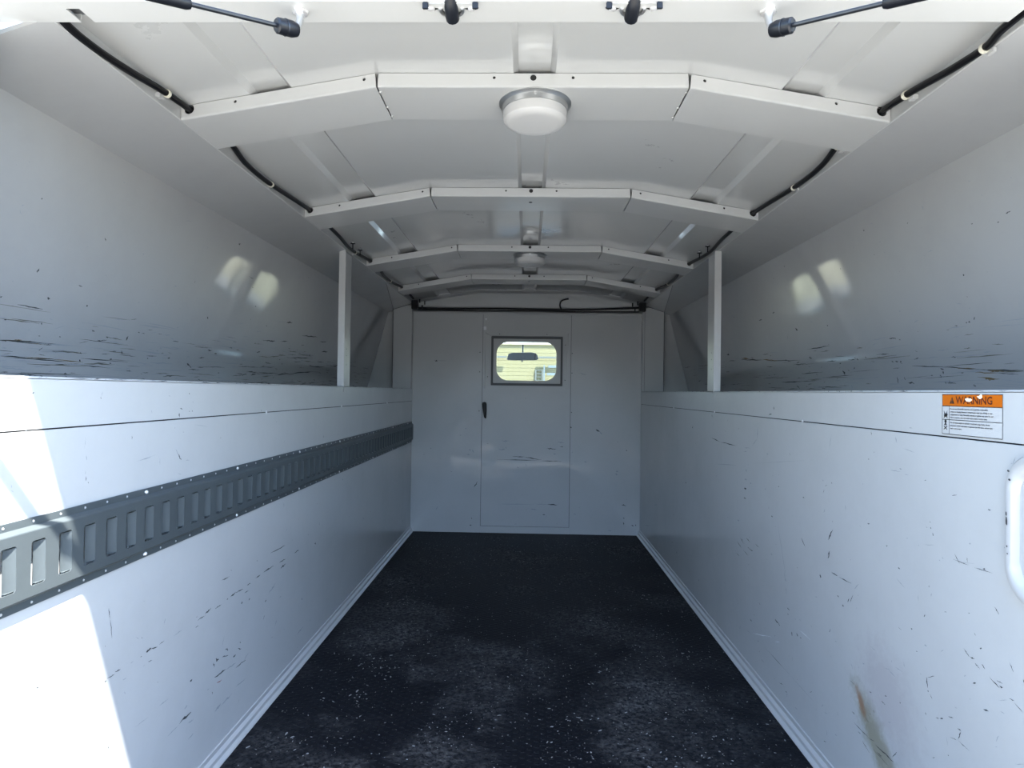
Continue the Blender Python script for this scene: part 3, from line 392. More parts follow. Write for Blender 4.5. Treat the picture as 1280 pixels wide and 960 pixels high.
MARKS['OL'] = '''1.1074 0.0794 1.1239 0.0823 0.001 b;1.1239 0.0823 1.1448 0.0825 0.0012 b;1.1069 0.0809 1.1215 0.0806 0.0014 d;1.1215 0.0806 1.2065 0.081 0.0012 d;1.1353 0.0837 1.1531 0.0852 0.0024 b;1.2066 0.0808 1.2287 0.0816 0.0013 d;1.2204 0.1133 1.2559 0.1241 0.0013 g;1.2557 0.1199 1.3501 0.123 0.0008 g;1.1875 0.0964 1.1941 0.0965 0.0013 d;1.2416 0.0995 1.246 0.0993 0.0021 d;1.3012 0.0914 1.3272 0.097 0.0014 d;1.3511 0.0998 1.384 0.1046 0.002 d;1.3538 0.1015 1.3637 0.1005 0.0032 d;1.3797 0.1127 1.3834 0.1091 0.003 d;1.3951 0.1101 1.4165 0.1142 0.0021 g;1.4501 0.1086 1.4511 0.1198 0.0031 d;1.4416 0.0837 1.4494 0.0769 0.0031 d;1.4822 0.1323 1.4905 0.1311 0.0019 d;1.4983 0.1312 1.5116 0.1312 0.0013 d;1.5178 0.141 1.5362 0.1429 0.0013 d;1.1898 0.0584 1.1951 0.0665 0.0013 g;1.1993 0.0686 1.208 0.075 0.0015 d;1.2351 0.0692 1.2478 0.0686 0.0016 d;1.1164 0.0528 1.1767 0.0542 0.002 d;1.1767 0.0542 1.2443 0.0543 0.0021 b;1.1772 0.0527 1.2517 0.0536 0.0013 d;1.2446 0.0535 1.3288 0.0521 0.0022 b;1.3149 0.0569 1.3206 0.0526 0.0025 d;1.3755 0.0721 1.4056 0.0749 0.0012 d;1.4112 0.0811 1.4278 0.0825 0.0018 d;1.4105 0.0632 1.4175 0.0629 0.0033 d;1.3623 0.0517 1.4034 0.053 0.0018 d;1.4121 0.054 1.4196 0.0525 0.003 d;1.4784 0.05 1.5275 0.0501 0.0013 d;1.1262 0.0238 1.1422 0.0243 0.0015 d;1.1346 0.0335 1.1955 0.0378 0.001 g;1.2148 0.0399 1.3183 0.0482 0.0011 d;1.4344 0.0507 1.4537 0.0503 0.0015 g;1.5416 0.0782 1.5833 0.0793 0.002 d;1.5468 0.0728 1.5519 0.0714 0.0023 d;1.1768 0.0808 1.2031 0.081 0.0015 b;1.1978 0.0864 1.2081 0.0859 0.0008 g;1.4786 0.0385 1.4992 0.0375 0.0025 d;1.9459 0.3539 1.9784 0.3516 0.0023 d;1.9864 0.3261 1.9945 0.3265 0.0028 d;2.0435 0.274 2.0495 0.2714 0.0038 d;1.77 0.2039 1.778 0.1982 0.0037 d;1.777 0.1764 1.7818 0.1736 0.0025 g;1.9181 0.2709 1.926 0.2707 0.0027 g;2.2285 0.2423 2.3291 0.2521 0.0021 g;2.3298 0.2511 2.3845 0.2551 0.0054 d;2.1633 0.2213 2.1733 0.2208 0.0035 d;2.0986 0.1942 2.1372 0.1965 0.0029 g;2.1669 0.1694 2.2626 0.1748 0.0031 d;2.2198 0.1723 2.2756 0.1748 0.0047 d;2.3203 0.1779 2.393 0.1844 0.0033 d;2.5139 0.2172 2.6963 0.2282 0.0048 d;2.7397 0.2103 2.8329 0.2172 0.0039 d;2.5343 0.1806 2.5663 0.1818 0.0029 d;1.8234 0.1129 1.8489 0.1125 0.0059 d;1.8059 0.1075 1.8286 0.1112 0.0017 g;1.8661 0.1049 1.8817 0.1037 0.0039 d;1.9496 0.1289 1.9672 0.1283 0.0045 d;2.1491 0.1252 2.1746 0.1309 0.0045 d;2.0104 0.0975 2.0159 0.1002 0.0051 g;1.7243 0.0859 1.7351 0.0865 0.0032 g;1.634 0.0777 1.6448 0.0775 0.0034 d;1.602 0.0767 1.6342 0.0773 0.0011 g;1.7337 0.0678 1.7513 0.0628 0.0068 d;1.7476 0.0627 1.7625 0.0559 0.0028 d;1.8069 0.0652 1.8113 0.0646 0.0033 g;1.776 0.0522 1.8353 0.0536 0.0033 g;1.5901 0.1014 1.5949 0.0995 0.0044 g;1.7301 0.1248 1.8752 0.1275 0.0017 g;1.8752 0.1275 2.178 0.1347 0.0014 g;2.264 0.1167 2.3892 0.1305 0.0043 k;2.3346 0.1289 2.4037 0.1303 0.0027 k;2.4239 0.1224 2.7072 0.1369 0.0041 d;2.5327 0.1409 2.7159 0.1488 0.003 d;2.5153 0.1428 2.5606 0.1467 0.0023 g;2.7936 0.1697 2.8789 0.1766 0.0059 d;1.9308 0.0778 2.0553 0.0827 0.0028 g;1.9823 0.0705 2.0414 0.0715 0.0028 g;2.2046 0.0762 2.3406 0.0817 0.0026 d;2.6836 0.0993 2.8893 0.1052 0.0045 d;3.0109 0.1136 3.0777 0.1157 0.0056 d;2.0791 0.0439 2.1196 0.048 0.0058 d;2.0198 0.0404 2.0785 0.0449 0.0019 d;2.1129 0.0587 2.2055 0.0566 0.0035 d;2.1534 0.0474 2.1921 0.0501 0.006 d;2.2049 0.0577 2.3977 0.0593 0.0032 d;2.3616 0.0516 2.4976 0.0629 0.0045 d;2.4976 0.0629 2.7743 0.0778 0.0055 d;2.2273 0.0417 2.3367 0.0488 0.0032 k;1.9875 0.0288 2.1719 0.0363 0.0024 g;1.799 0.0236 1.864 0.024 0.0017 g;1.5761 0.2608 1.5839 0.261 0.0029 g;1.6255 0.2093 1.6294 0.2083 0.0026 g;1.906 0.1365 1.9109 0.1359 0.0022 g;1.6296 0.1406 1.6344 0.1391 0.0023 g;2.9233 0.1986 2.9352 0.1974 0.004 g;1.9602 0.205 2.0161 0.213 0.0014 g;2.0018 0.1697 2.0633 0.1719 0.0019 g;1.1076 0.34 1.1098 0.3383 0.004 d;1.1437 0.2111 1.1461 0.2196 0.0024 d;1.1842 0.1702 1.1911 0.1694 0.0043 d;1.2537 0.2069 1.2654 0.2055 0.0026 d;1.2918 0.1708 1.2949 0.1677 0.0034 d;1.4206 0.3091 1.4263 0.3073 0.0037 g;1.8306 0.4309 1.8369 0.4275 0.0057 d;1.1025 0.1189 1.1069 0.1182 0.0035 d;1.5449 0.4199 1.5794 0.427 0.0016 g;1.0813 0.1569 1.0833 0.1549 0.0034 d;1.4531 0.2003 1.4584 0.1995 0.003 g;1.5785 0.2604 1.5847 0.2598 0.0033 g;1.0706 0.3089 1.0764 0.3002 0.0017 g;1.2979 0.4349 1.3011 0.4325 0.0027 g'''
MARKS['OR'] = '''2.749 0.162 2.6396 0.153 0.0062 b;2.7535 0.156 2.5155 0.1417 0.006 d;2.5148 0.1426 2.3575 0.1318 0.0056 b;2.4703 0.1357 2.1799 0.1236 0.0035 d;2.8562 0.1657 2.7375 0.1572 0.0032 g;2.5011 0.1626 2.4407 0.1617 0.0028 d;2.4486 0.1677 2.3284 0.1601 0.0027 g;2.23 0.1103 2.147 0.1107 0.0042 d;2.1106 0.1304 2.0921 0.1262 0.0064 d;2.3917 0.0508 2.2232 0.0507 0.0035 d;2.3015 0.052 2.0795 0.0522 0.0017 d;2.261 0.036 2.2409 0.0274 0.0043 d;2.1563 0.2319 2.1432 0.2225 0.0049 d;2.4493 0.2915 2.4163 0.2931 0.0046 d;2.3077 0.3031 2.2894 0.3042 0.0052 d;2.2437 0.2045 2.2332 0.2019 0.0043 g;2.9215 0.189 2.8907 0.185 0.0088 d;2.0102 0.1535 1.9995 0.1497 0.0046 g;1.868 0.1091 1.8261 0.1076 0.0028 d;1.8207 0.108 1.8113 0.1062 0.0055 d;1.9191 0.1024 1.915 0.0993 0.0044 d;1.914 0.0792 1.9081 0.0661 0.0051 d;1.862 0.0809 1.8349 0.0819 0.0028 g;1.8465 0.0851 1.8407 0.0835 0.0042 d;1.7735 0.1115 1.7676 0.1085 0.004 d;1.6528 0.0936 1.6458 0.0927 0.0038 d;1.6374 0.0929 1.6255 0.0917 0.0031 d;1.6173 0.0919 1.6119 0.0904 0.0043 d;1.622 0.1043 1.6188 0.1023 0.0037 g;1.5975 0.1459 1.5922 0.1443 0.003 d;1.647 0.0527 1.6501 0.0361 0.0019 d;1.6166 0.0519 1.6158 0.0447 0.0025 d;1.6384 0.0439 1.6222 0.046 0.0019 g;1.6056 0.0385 1.582 0.0369 0.0049 d;1.8847 0.0358 1.886 0.0252 0.0043 g;1.5736 0.0791 1.4614 0.0717 0.0023 d;1.4614 0.0717 1.3446 0.0619 0.0027 d;1.4304 0.0688 1.3578 0.0639 0.0021 b;1.3448 0.0614 1.233 0.0555 0.0039 d;1.3255 0.0583 1.281 0.0558 0.005 b;1.3643 0.056 1.3011 0.0531 0.003 b;1.3011 0.0531 1.2472 0.0481 0.0019 d;1.361 0.0458 1.2991 0.0404 0.0025 b;1.3394 0.0423 1.3123 0.0397 0.005 b;1.2991 0.0404 1.2575 0.0353 0.0015 g;1.4711 0.0682 1.4595 0.0661 0.0033 d;1.4674 0.0609 1.4632 0.057 0.005 d;1.5105 0.055 1.5041 0.0537 0.004 d;1.4767 0.0541 1.476 0.0474 0.0028 d;1.4685 0.0374 1.4643 0.0335 0.0033 d;1.4511 0.0404 1.4512 0.036 0.0028 d;1.3293 0.0292 1.2499 0.0226 0.002 g;1.3776 0.0297 1.372 0.0256 0.0037 d;1.4241 0.093 1.4101 0.0912 0.0032 d;1.4334 0.1118 1.4265 0.1092 0.0027 g;1.4101 0.1012 1.3521 0.0985 0.0016 g;1.3509 0.1626 1.3489 0.1603 0.0031 d;1.3435 0.1633 1.3386 0.1612 0.0041 d;1.3879 0.1584 1.3785 0.1574 0.0021 d;1.5227 0.1807 1.5026 0.1853 0.0029 g;1.5629 0.1618 1.556 0.16 0.0036 g;1.5669 0.2151 1.5642 0.2124 0.0042 g;1.2483 0.1147 1.2466 0.1127 0.0024 g;1.7189 0.0325 1.6582 0.0343 0.0019 g;1.6928 0.1134 1.6772 0.1112 0.0019 g;2.0309 0.242 2.0279 0.2386 0.0039 g;1.9365 0.2196 1.9323 0.2162 0.0037 d;1.1781 0.3448 1.1662 0.3458 0.0028 d;1.2024 0.3347 1.1977 0.3351 0.0023 d;1.2662 0.3502 1.2628 0.3481 0.0024 d;1.324 0.2591 1.3203 0.2571 0.0038 d;1.5891 0.4385 1.5824 0.4352 0.003 g;1.5759 0.3891 1.5682 0.3857 0.003 g;1.3919 0.424 1.3898 0.4141 0.0027 g;1.4115 0.3265 1.3916 0.3247 0.002 g;1.2452 0.4286 1.2404 0.4258 0.003 g;1.3322 0.19 1.3284 0.1883 0.0032 g;1.3685 0.2053 1.3479 0.2011 0.002 g;1.5677 0.2144 1.5624 0.2122 0.003 g'''

def outer_frame(s):
    d = Vector((.131*s, 0, -.497)).normalized(); n = Vector((-s*.497, 0, -.131)).normalized()
    def f(y, z, off):
        t = (.476 - z)/.497; return Vector((s*(.851 + .131*t), y, z)) + n*off
    return f
frames = {'L': lambda y, z, off: Vector((XL + .0003 + off + (0 if z < -.064 else -.0012), y, z)), 'R': lambda y, z, off: Vector((XR - .0003 - off + (0 if z < -.064 else .0012), y, z)),
          'B': lambda x, z, off: Vector((x, YB - off - (.0035 if -.2685 < x < .2595 and z > -.803 else .0005), z)), 'OL': outer_frame(-1), 'OR': outer_frame(1)}
rg = random.Random(11)
def strip(mb, fr_, a, b, w_, tone, kx=1.0):
    mb.cur = SI[tone]; a = Vector(a); b = Vector(b); d = b - a; ln = d.length
    if ln < 1e-4: d = Vector((1, 0)); ln = w_
    d = d/ max(d.length, 1e-6); n = Vector((-d.y, d.x)); k = max(2, min(7, int(ln/max(w_, .001)) + 2)); up = []; dn = []
    n = Vector((n.x*kx, n.y))
    for i in range(k+1):
        t = i/k; p = a + (b - a)*t + n*rg.uniform(-.35, .35)*w_; h = w_*.5*math.sin(math.pi*min(.94, max(.06, t)))*rg.uniform(.45, 1.3)
        up.append(fr_(p.x + n.x*h, p.y + n.y*h, .0004)); dn.append(fr_(p.x - n.x*h, p.y - n.y*h, .0004))
    nn = len(up); mb.add(up + dn, [(i, i+1, nn+i+1, nn+i) for i in range(nn-1)])
SEG = {k: [] for k in frames}
for k in frames:
    for s in MARKS.get(k, '').split(';'):
        if s:
            q = s.split(); v = [float(t) for t in q[:5]]; SEG[k].append(((v[0], v[1]), (v[2], v[3]), v[4], q[5]))
# small chips and nicks between the larger ones
for k, (y0, y1, z0, z1, n_) in {'L': (.8, 3.6, -.80, 0, 110), 'R': (.8, 3.6, -.80, 0, 200), 'B': (-.66, .66, -.82, .42, 70)}.items():
    for _ in range(n_):
        y = y0 + (y1-y0)*rg.random()**1.3 if k != 'B' else rg.uniform(y0, y1); z = z0 + (z1-z0)*rg.random()**1.25; ln = rg.choice([.002, .003, .004, .007, .012]); an = rg.uniform(0, math.pi)
        if k == 'L' and -.315 < z < -.18: continue
        if k == 'B' and -.23 < y < .22 and .0 < z < .37: continue
        SEG[k].append(((y, z), (y + ln*math.cos(an), z + ln*math.sin(an)), rg.uniform(.0008, .0022), rg.choice('gggddgk')))
for k, n_ in (('OL', 460), ('OR', 260)):
    for _ in range(n_):
        y = rg.uniform(1.0, 3.6); z = .02 + .14*rg.random()**1.5; ln = rg.choice([.01, .02, .03, .06, .1, .16]); SEG[k].append(((y, z), (y + ln, z + rg.uniform(-.004, .004)), rg.uniform(.0008, .0032), rg.choice('gggggkkdd')))
    for _ in range(60):
        y = rg.uniform(1.0, 3.6); z = rg.uniform(.03, .44); SEG[k].append(((y, z), (y + rg.uniform(-.006, .006), z + rg.uniform(-.006, .006)), rg.uniform(.001, .0022), rg.choice('ggd')))
# chipped edge of the ledges
for k, n_ in (('L', 150), ('R', 110)):
    for _ in range(n_):
        y = rg.uniform(.8, 3.6); ln = rg.choice([.004, .008, .015, .03]); SEG[k].append(((y, .0115), (y + ln, .0118), rg.uniform(.0008, .0022), rg.choice('dgg')))
for k, par in (('L', wl), ('R', wr), ('B', wb), ('OL', ul), ('OR', ur)):
    mb = MB()
    for a, b, w_, tone in SEG[k]:
        kx = 1.0 if k == 'B' else min(3.5, max(1.0, abs(a[0])/.8))
        strip(mb, frames[k], a, b, w_*(.8 if k in 'LR' else .9), tone, kx)
    o = mb.build('scuff_marks', SC, par, smooth=False, weld=False); o['kind'] = 'stuff'
# ------------------------------------------------------------------ roof bows
def bow(y, label, bottom_hole=False):
    root = empty('roof_bow', (0, y, .595), label, 'roof bow', 'roof bows across the ceiling')
    YW = .15; zb, zt = .595, .6215
    def shear(p): return (p[0], p[1], p[2] + zs(p[0]))
    for kind in (0, -1, 1):
        if kind == 0: x0, x1 = -.3015, .3055; hs = [circ(.004, .6135, .0062), circ(-.0725, .6135, .0031, 12), circ(.0815, .6135, .0031, 12)]
        elif kind < 0: x0, x1 = -.6905, -.3045; hs = [circ(-.328, .6135, .0031, 12), circ(-.583, .6135, .0031, 12)]
        else: x0, x1 = .3085, .6905; hs = [circ(.336, .6135, .0031, 12), circ(.588, .6135, .0031, 12)]
        mb = MB()
        if kind: hs.append(circ(kind*.674, .6135, .0095, 16))
        xs = (x0, x1)
        mb.plate([(x0 + (.002 if kind >= 0 else 0), zt), (x1 - (.002 if kind <= 0 else 0), zt), (x1, zb+.004), (x0, zb+.004)], hs, .002, lambda u, v, w_: (u, y + w_, v))
        mb.extrude([(y, zb+.004), (y+.0006, zb+.0017), (y+.002, zb+.0006), (y+.004, zb), (y+YW-.003, zb), (y+YW-.001, zb+.001), (y+YW, zb+.003), (y+YW, zt), (y+YW-.002, zt), (y+YW-.002, zb+.003), (y+.004, zb+.002), (y+.002, zb+.004)],
                   x0, x1, lambda u, v, t: (t, u, v))
        o = mb.map(lambda a, b, c_: shear((a, b, c_))).build('bow_centre' if kind == 0 else 'bow_side', M['paint'], root, smooth=False)
        la, lb2 = x0 + (.032 if kind < 0 else .004), x1 - (.032 if kind > 0 else .004)
        MB().box((la, y+.0026, zb+.0055), (lb2, y+.0034, zt-.0015)).map(lambda a, b, c_: shear((a, b, c_))).build('bow_shade', M['hole'], o)  # dark sheet added as the shade behind the holes
        if kind == 0:
            for s in (-1, 1):
                for dy in (.022, .088, .132):
                    MB().lathe([(.0035, 0), (.0025, -.0015), (0, -.002)], (s*.303 + .002, y + dy, zb), 'z', 8).build('weld_spot', M['paint'], root)
            if bottom_hole: MB().lathe([(0, -.0003), (.006, -.0003), (.0062, .0)], (.003, y+.055, zb), 'z', 16).build('drain_hole', M['hole'], root)
    return root
BY = (1.209, 1.893, 2.632, 3.290)
bow(BY[0], 'white roof bow nearest the rear opening, carrying the larger-looking round lamp')
bow(BY[1], 'second white roof bow from the rear opening, with no lamp on it', True)
bow(BY[2], 'third white roof bow from the rear opening, carrying the far round lamp')
bow(BY[3], 'fourth and farthest white roof bow, just before the door partition', True)
# ------------------------------------------------------------------ round lamps
def lamp(x, y, label):
    root = empty('dome_lamp', (x, y, .595), label, 'ceiling lamp', 'round ceiling lamps')
    MB().lathe([(.0, 0), (.0745, 0), (.0745, -.0015), (.071, -.003), (.0675, -.006), (.0665, -.016), (.064, -.0175), (0, -.0175)], (x, y, .5949), 'z', 64).build('lamp_base', M['fix_base'], root); lb_ = root.children[0]
    MB().lathe([(.060, -.014), (.0655, -.0165), (.0660, -.022), (.0645, -.034), (.060, -.0395), (.053, -.042), (.044, -.0422), (.030, -.0425), (0, -.0428)], (x, y, .5949), 'z', 64).build('lamp_lens', M['lens'], root)
    MB().lathe([(.0035, 0), (.0038, -.0012), (.0015, -.002), (0, -.002)], (0, 0, 0), 'y', 10).map(lambda a, b, c_: (x + a, y - .0672 + b, .588 + c_)).build('lamp_screw', M['steel'], lb_)
lamp(.0085, 1.2835, 'white round dome lamp with a metal rim on the roof bow nearest the opening')
lamp(.0045, 2.709, 'smaller-looking round dome lamp on the third roof bow, farther back')
# ------------------------------------------------------------------ wiring looms through the bows
def loom(s, label):
    root = empty('wiring_loom', (s*.674, .87, .53), label, 'cable', 'black wiring looms along the roof edges')
    pts = [(s*.668, .846, .526), (s*.669, .876, .527), (s*.674, .91, .529), (s*.682, .95, .528), (s*.682, 1.03, .535), (s*.678, 1.12, .545), (s*.674, 1.205, .549), (s*.674, 1.29, .551), (s*.674, 1.38, .550),
           (s*.683, 1.47, .541), (s*.685, 1.58, .539), (s*.682, 1.70, .543), (s*.677, 1.82, .548), (s*.674, 1.89, .549), (s*.674, 1.97, .550), (s*.674, 2.05, .549),
           (s*.670, 2.18, .541), (s*.678, 2.32, .536), (s*.680, 2.45, .540), (s*.674, 2.63, .549), (s*.674, 2.78, .549), (s*.684, 2.93, .541), (s*.683, 3.10, .541), (s*.674, 3.29, .549), (s*.672, 3.45, .549), (s*.670, 3.53, .542), (s*.668, 3.60, .535)]
    if s < 0: pts[0] = (-.685, .80, .560); pts[1] = (-.686, .86, .543); pts[2] = (-.686, .90, .532)
    MB().tube(spline(pts, 5), .0062, 10).build('loom_sleeve', M['loom'], root)
    for y in ((1.13, 1.625, 2.42, 3.06) if s < 0 else (.945, 1.13, 1.385, 1.62, 3.05)):
        p = min(spline(pts, 5), key=lambda q: abs(q.y - y))
        MB().lathe([(.0066, -.003), (.0078, -.003), (.0078, .003), (.0066, .003)], (p.x, p.y, p.z), 'y', 14).build('cable_tie', M['chip'], root); ct_ = [q for q in root.children if q.name.startswith('cable_tie')][-1]
        MB().box((s*.6915, y-.007, p.z-.012), (p.x + s*.004, y+.007, p.z-.004), .001).build('tie_pad', M['paint'], ct_)
loom(-1, 'black wiring loom running along the left edge of the roof')
loom(1, 'black wiring loom running along the right edge of the roof')
# stud bolts hanging over the third bay
for x, y, lb in ((-.664, 2.33, 'nearer of two black stud bolts beside the left loom'), (-.666, 2.44, 'farther of two black stud bolts beside the left loom'),
             (.664, 2.33, 'nearer of two stud bolts beside the right loom'), (.664, 2.44, 'farther of two stud bolts beside the right loom')):
    r = empty('stud_bolt', (x, y, .566), lb, 'bolt', 'stud bolts hanging from the roof edge')
    MB().lathe([(.0022, 0), (.0022, -.032), (0, -.0325)], (x, y, .562), 'z', 8).build('bolt_shank', M['loom'], r)
    MB().lathe([(0, 0), (.0095, 0), (.0095, -.0015), (.004, -.003), (0, -.003)], (x, y, .552), 'z', 14).build('bolt_washer', M['black'], r)
    MB().lathe([(0, .0), (.0035, 0), (.0042, .003), (.003, .006), (0, .007)], (x, y, .552), 'z', 10).build('bolt_nut', M['bolt'], r)
# black bolts and hoses in the dark recess over the partition
for s, lb in ((-1, 'black bracket with bolts in the left corner above the partition'), (1, 'black bracket with bolts in the right corner above the partition')):
    r = empty('corner_bracket', (s*.66, 3.66, .48), lb, 'bracket')
    MB().box((s*.652, 3.66, .482), (s*.690, 3.70, .535), .003).build('bracket_plate', M['black'], r)
    for dx, dz in ((.61, .53), (.64, .54), (.625, .505)):
        MB().tube([(s*dx, 3.66, dz), (s*dx, 3.66, dz-.022)], .004, 8).build('bracket_bolt', M['loom'], r)
MB_ = MB(); MB_.tube(spline([(-.66, 3.69, .492), (-.45, 3.69, .489), (-.2, 3.69, .4925), (.05, 3.69, .490), (.3, 3.69, .491), (.48, 3.69, .498), (.655, 3.69, .507)], 8), .006, 8)
h1 = empty('black_hose', (0, 3.69, .49), 'thick black hose lying along the top of the partition', 'hose'); MB_.build('hose_run', M['loom'], h1)
MB().tube(spline([(.195, 3.69, .493), (.188, 3.69, .515), (.194, 3.69, .540), (.215, 3.69, .551), (.238, 3.69, .556)], 6), [.0045]*25, 8).build('hose_end', M['loom'], h1)
h2 = MB().tube(spline([(-.66, 3.72, .486), (-.3, 3.72, .483), (0, 3.72, .486), (.3, 3.72, .4835), (.66, 3.72, .487)], 8), .0035, 8).build('thin_cable', M['black']); tag(h2, 'thin black cable behind the hose above the partition', 'cable')
# ------------------------------------------------------------------ ledge posts
def post(s, xw, y, label):
    root = empty('support_post', (xw, y, ZL), label, 'post', 'posts from ledge to roof edge')
    MB().box((xw - s*.002, y, ZL), (xw + s*.0225, y+.002, .527), .0004).build('post_front', M['paint'], root)
    MB().box((xw - s*.002, y+.002, ZL), (xw + s*.0005, y+.080, .519), .0004).build('post_side', M['paint'], root)
    MB().box((xw - s*.0025, y, ZL-.022), (xw - s*.001, y+.006, ZL+.01), .0004).build('post_foot', M['paint'], root)
    for z in (.095, .13, .155):
        MB().lathe([(0, -.0004), (.0025, -.0004), (.0025, 0)], (0, 0, 0), 'x', 8).map(lambda a, b, c_: (xw - s*(.0021 + a*0 + .0003), y + .03 + b, z + c_)).build('post_chip', M['scuff_d'], root)
post(-1, XL, 2.33, 'white angle post standing on the left ledge'); post(1, XR, 2.292, 'white angle post standing on the right ledge')
# ------------------------------------------------------------------ slotted steel track on the left wall
tr = empty('load_track', (XL, .8, -.246), 'galvanised slotted load-securing track bolted along the left wall', 'track')
P0 = .0512; ys0 = .7967 - 3*P0; NS = 60; YE = YB - .012; XF = XL + .0112; xq = XL
slots = [ys0 + P0*k for k in range(NS) if ys0 + P0*k + .03 < YE]; z0s, z1s = -.2775, -.2155
mb = MB(); mb.plate([(Y0+.03, -.2915), (YE, -.2915), (YE, -.2020), (Y0+.03, -.2020)], [rrect(y, z0s, y+.0265, z1s, .0045, 3) for y in slots], .0022, lambda u, v, w_: (XF - w_, u, v))
mb.build('track_face', M['gal'], tr)
for zt_, sg, nm in ((-.2020, 1, 'track_flange'), (-.2915, -1, 'track_flange')):
    mb = MB(); mb.extrude([(XF, zt_), (XF - .0006, zt_ + sg*.0014), (XF - .0062, zt_ + sg*.0052), (xq + .0030, zt_ + sg*.0064), (xq + .0008, zt_ + sg*.0064), (XF - .0080, zt_ + sg*.0040), (XF - .0026, zt_)], Y0+.03, YE, lambda u, v, t: (u, t, v))
    a, b = sorted((zt_ + sg*.0064, zt_ + sg*.0172))
    mb.plate([(Y0+.03, a), (YE, a), (YE, b), (Y0+.03, b)], [circ(y + .013, (a+b)/2, .0023, 8) for y in slots], .0022, lambda u, v, w_: (xq + .0030 - w_, u, v)); fl_ = mb.build(nm, M['gal'], tr)
    mb = MB()
    for y in slots: mb.lathe([(.0021, 0), (.0018, .0012), (0, .0015)], (xq + .0022, y + .013, (a+b)/2), 'x', 8)
    o = mb.build('hole_plugs', M['bolt'], fl_); o['kind'] = 'stuff'  # bright discs stand in for pale wall showing through the holes
def tongue():                                             # pressed tongue: deepest beside the opening, rising to the face
    mb = MB(); n = 6; yo, y1 = .0095, .0262; V = []; F = []; top = []; 
    for k in range(n+1):
        t = k/n; yy = yo + (y1 - yo)*t; d = -.0090*(1 - t)**1.0*(1 if t < .6 else 1) - .0006
        d = -.0052 + .0046*(t**1.5)
        V += [(d, yy, .002), (d, yy, .060)]
    for k in range(n): F.append((2*k, 2*k+1, 2*k+3, 2*k+2))
    b0 = len(V); V += [(-.0006, yo, .002), (-.0006, yo, .060), (-.0006, y1, .002), (-.0006, y1, .060)]
    mb.add(V, F); bot = [2*k for k in range(n+1)]; 
    mb.f.append(tuple([b0] + bot + [b0+2])); mb.mi.append(0); mb.f.append(tuple([b0+1] + [2*k+1 for k in range(n+1)] + [b0+3])); mb.mi.append(0)
    return mb.mesh('slot_tongue', M['gal'])
tm = tongue()
for y in slots:
    o = bpy.data.objects.new('slot_tongue', tm); C.objects.link(o); o.location = (XF, y, z0s); o.parent = tr; o.matrix_parent_inverse = tr.matrix_world.inverted()
bmesh_ = MB().lathe([(.0045, 0), (.0045, .0014), (.0032, .0028), (.0015, .0033), (0, .0034)], (0, 0, 0), 'x', 12).mesh('track_bolt', M['bolt'])
for y in (.75, 1.12, 1.476, 1.883, 2.29, 2.789, 3.2, 3.6):
    for z in (-.191, -.3025):
        o = bpy.data.objects.new('track_bolt', bmesh_); C.objects.link(o); o.location = (xq + .003, y, z); o.scale = (1, .75, .75) ; o.parent = tr; o.matrix_parent_inverse = tr.matrix_world.inverted()
# ------------------------------------------------------------------ warning sticker
M['s_white'] = newmat('sticker_white', (.48,.49,.485), .35); M['s_org'] = newmat('sticker_orange', (.50,.12,.006), .35); M['s_blk'] = newmat('sticker_ink', (.02,.02,.02), .4); M['s_red'] = newmat('sticker_warning_ink', (.10,.02,.01), .4)
sx = XR - .0006; SY0, SY1, SZ1, SZ0 = 1.0415, .911, .0062, -.0585     # Y falls towards the viewer's right
st = empty('warning_sticker', (sx, (SY0+SY1)/2, (SZ0+SZ1)/2), 'orange and white WARNING sticker on the right ledge band', 'sticker')
SW = SY0 - SY1; SH = SZ1 - SZ0
to = lambda u, v, w_=0.0: (sx + .0012 - .0003 - w_, SY0 - u, SZ1 - v)     # u right, v down, metres
def srect(mb, u0, v0, u1, v1, d): mb.add([to(u0, v0, d), to(u1, v0, d), to(u1, v1, d), to(u0, v1, d)], [(0, 1, 2, 3)])
def sbox(u0, v0, u1, v1, d, name, mat): MB().box(to(u0, v0, d), to(u1, v1, d-.0002)).build(name, mat, st, smooth=False)
sbox(0, 0, SW, SH, .0003, 'sticker_sheet', M['s_white'])
OH = .0185
sbox(.0008, .0008, SW-.0008, OH, .0005, 'orange_band', M['s_org'])
mb = MB()
for (u0, v0, u1, v1) in ((0, 0, SW, .0009), (0, 0, .0009, SH), (SW-.0009, 0, SW, SH), (0, SH-.0009, SW, SH), (0, OH, SW, OH+.0010), (0, .0405, SW, .0414), (.0165, OH, .0174, SH)): srect(mb, u0, v0, u1, v1, .0007)
mb.build('ruled_lines', M['s_blk'], st, smooth=False, weld=False)
def text(s, u, v, size, name, mat, bold=False, sxk=1.0, d=.0008):
    cu = bpy.data.curves.new('t', 'FONT'); cu.body = s; cu.size = size; cu.offset = size*.02 if bold else 0; cu.resolution_u = 2; cu.space_line = 1.0
    ob = bpy.data.objects.new('t', cu); C.objects.link(ob); me = bpy.data.meshes.new_from_object(ob)
    mb = MB(); mb.add([to(u + p.co.x*sxk, v - p.co.y, d) for p in me.vertices], [tuple(p.vertices) for p in me.polygons]); wmax = max([p.co.x for p in me.vertices])
    bpy.data.objects.remove(ob); bpy.data.curves.remove(cu); bpy.data.meshes.remove(me)
    return mb.build(name, mat, st, smooth=False, weld=False)
text('WARNING', .0325, .0148, .0165, 'warning_word', M['s_red'], True, .98)
mb = MB(); mb.add([to(.0185, .0150, .0008), to(.0290, .0150, .0008), to(.02375, .0040, .0008)], [(0, 1, 2)]); mb.build('alert_triangle', M['s_blk'], st, smooth=False)
text('!', .0225, .0142, .0095, 'exclamation_mark', M['s_org'], True, 1, .0010)
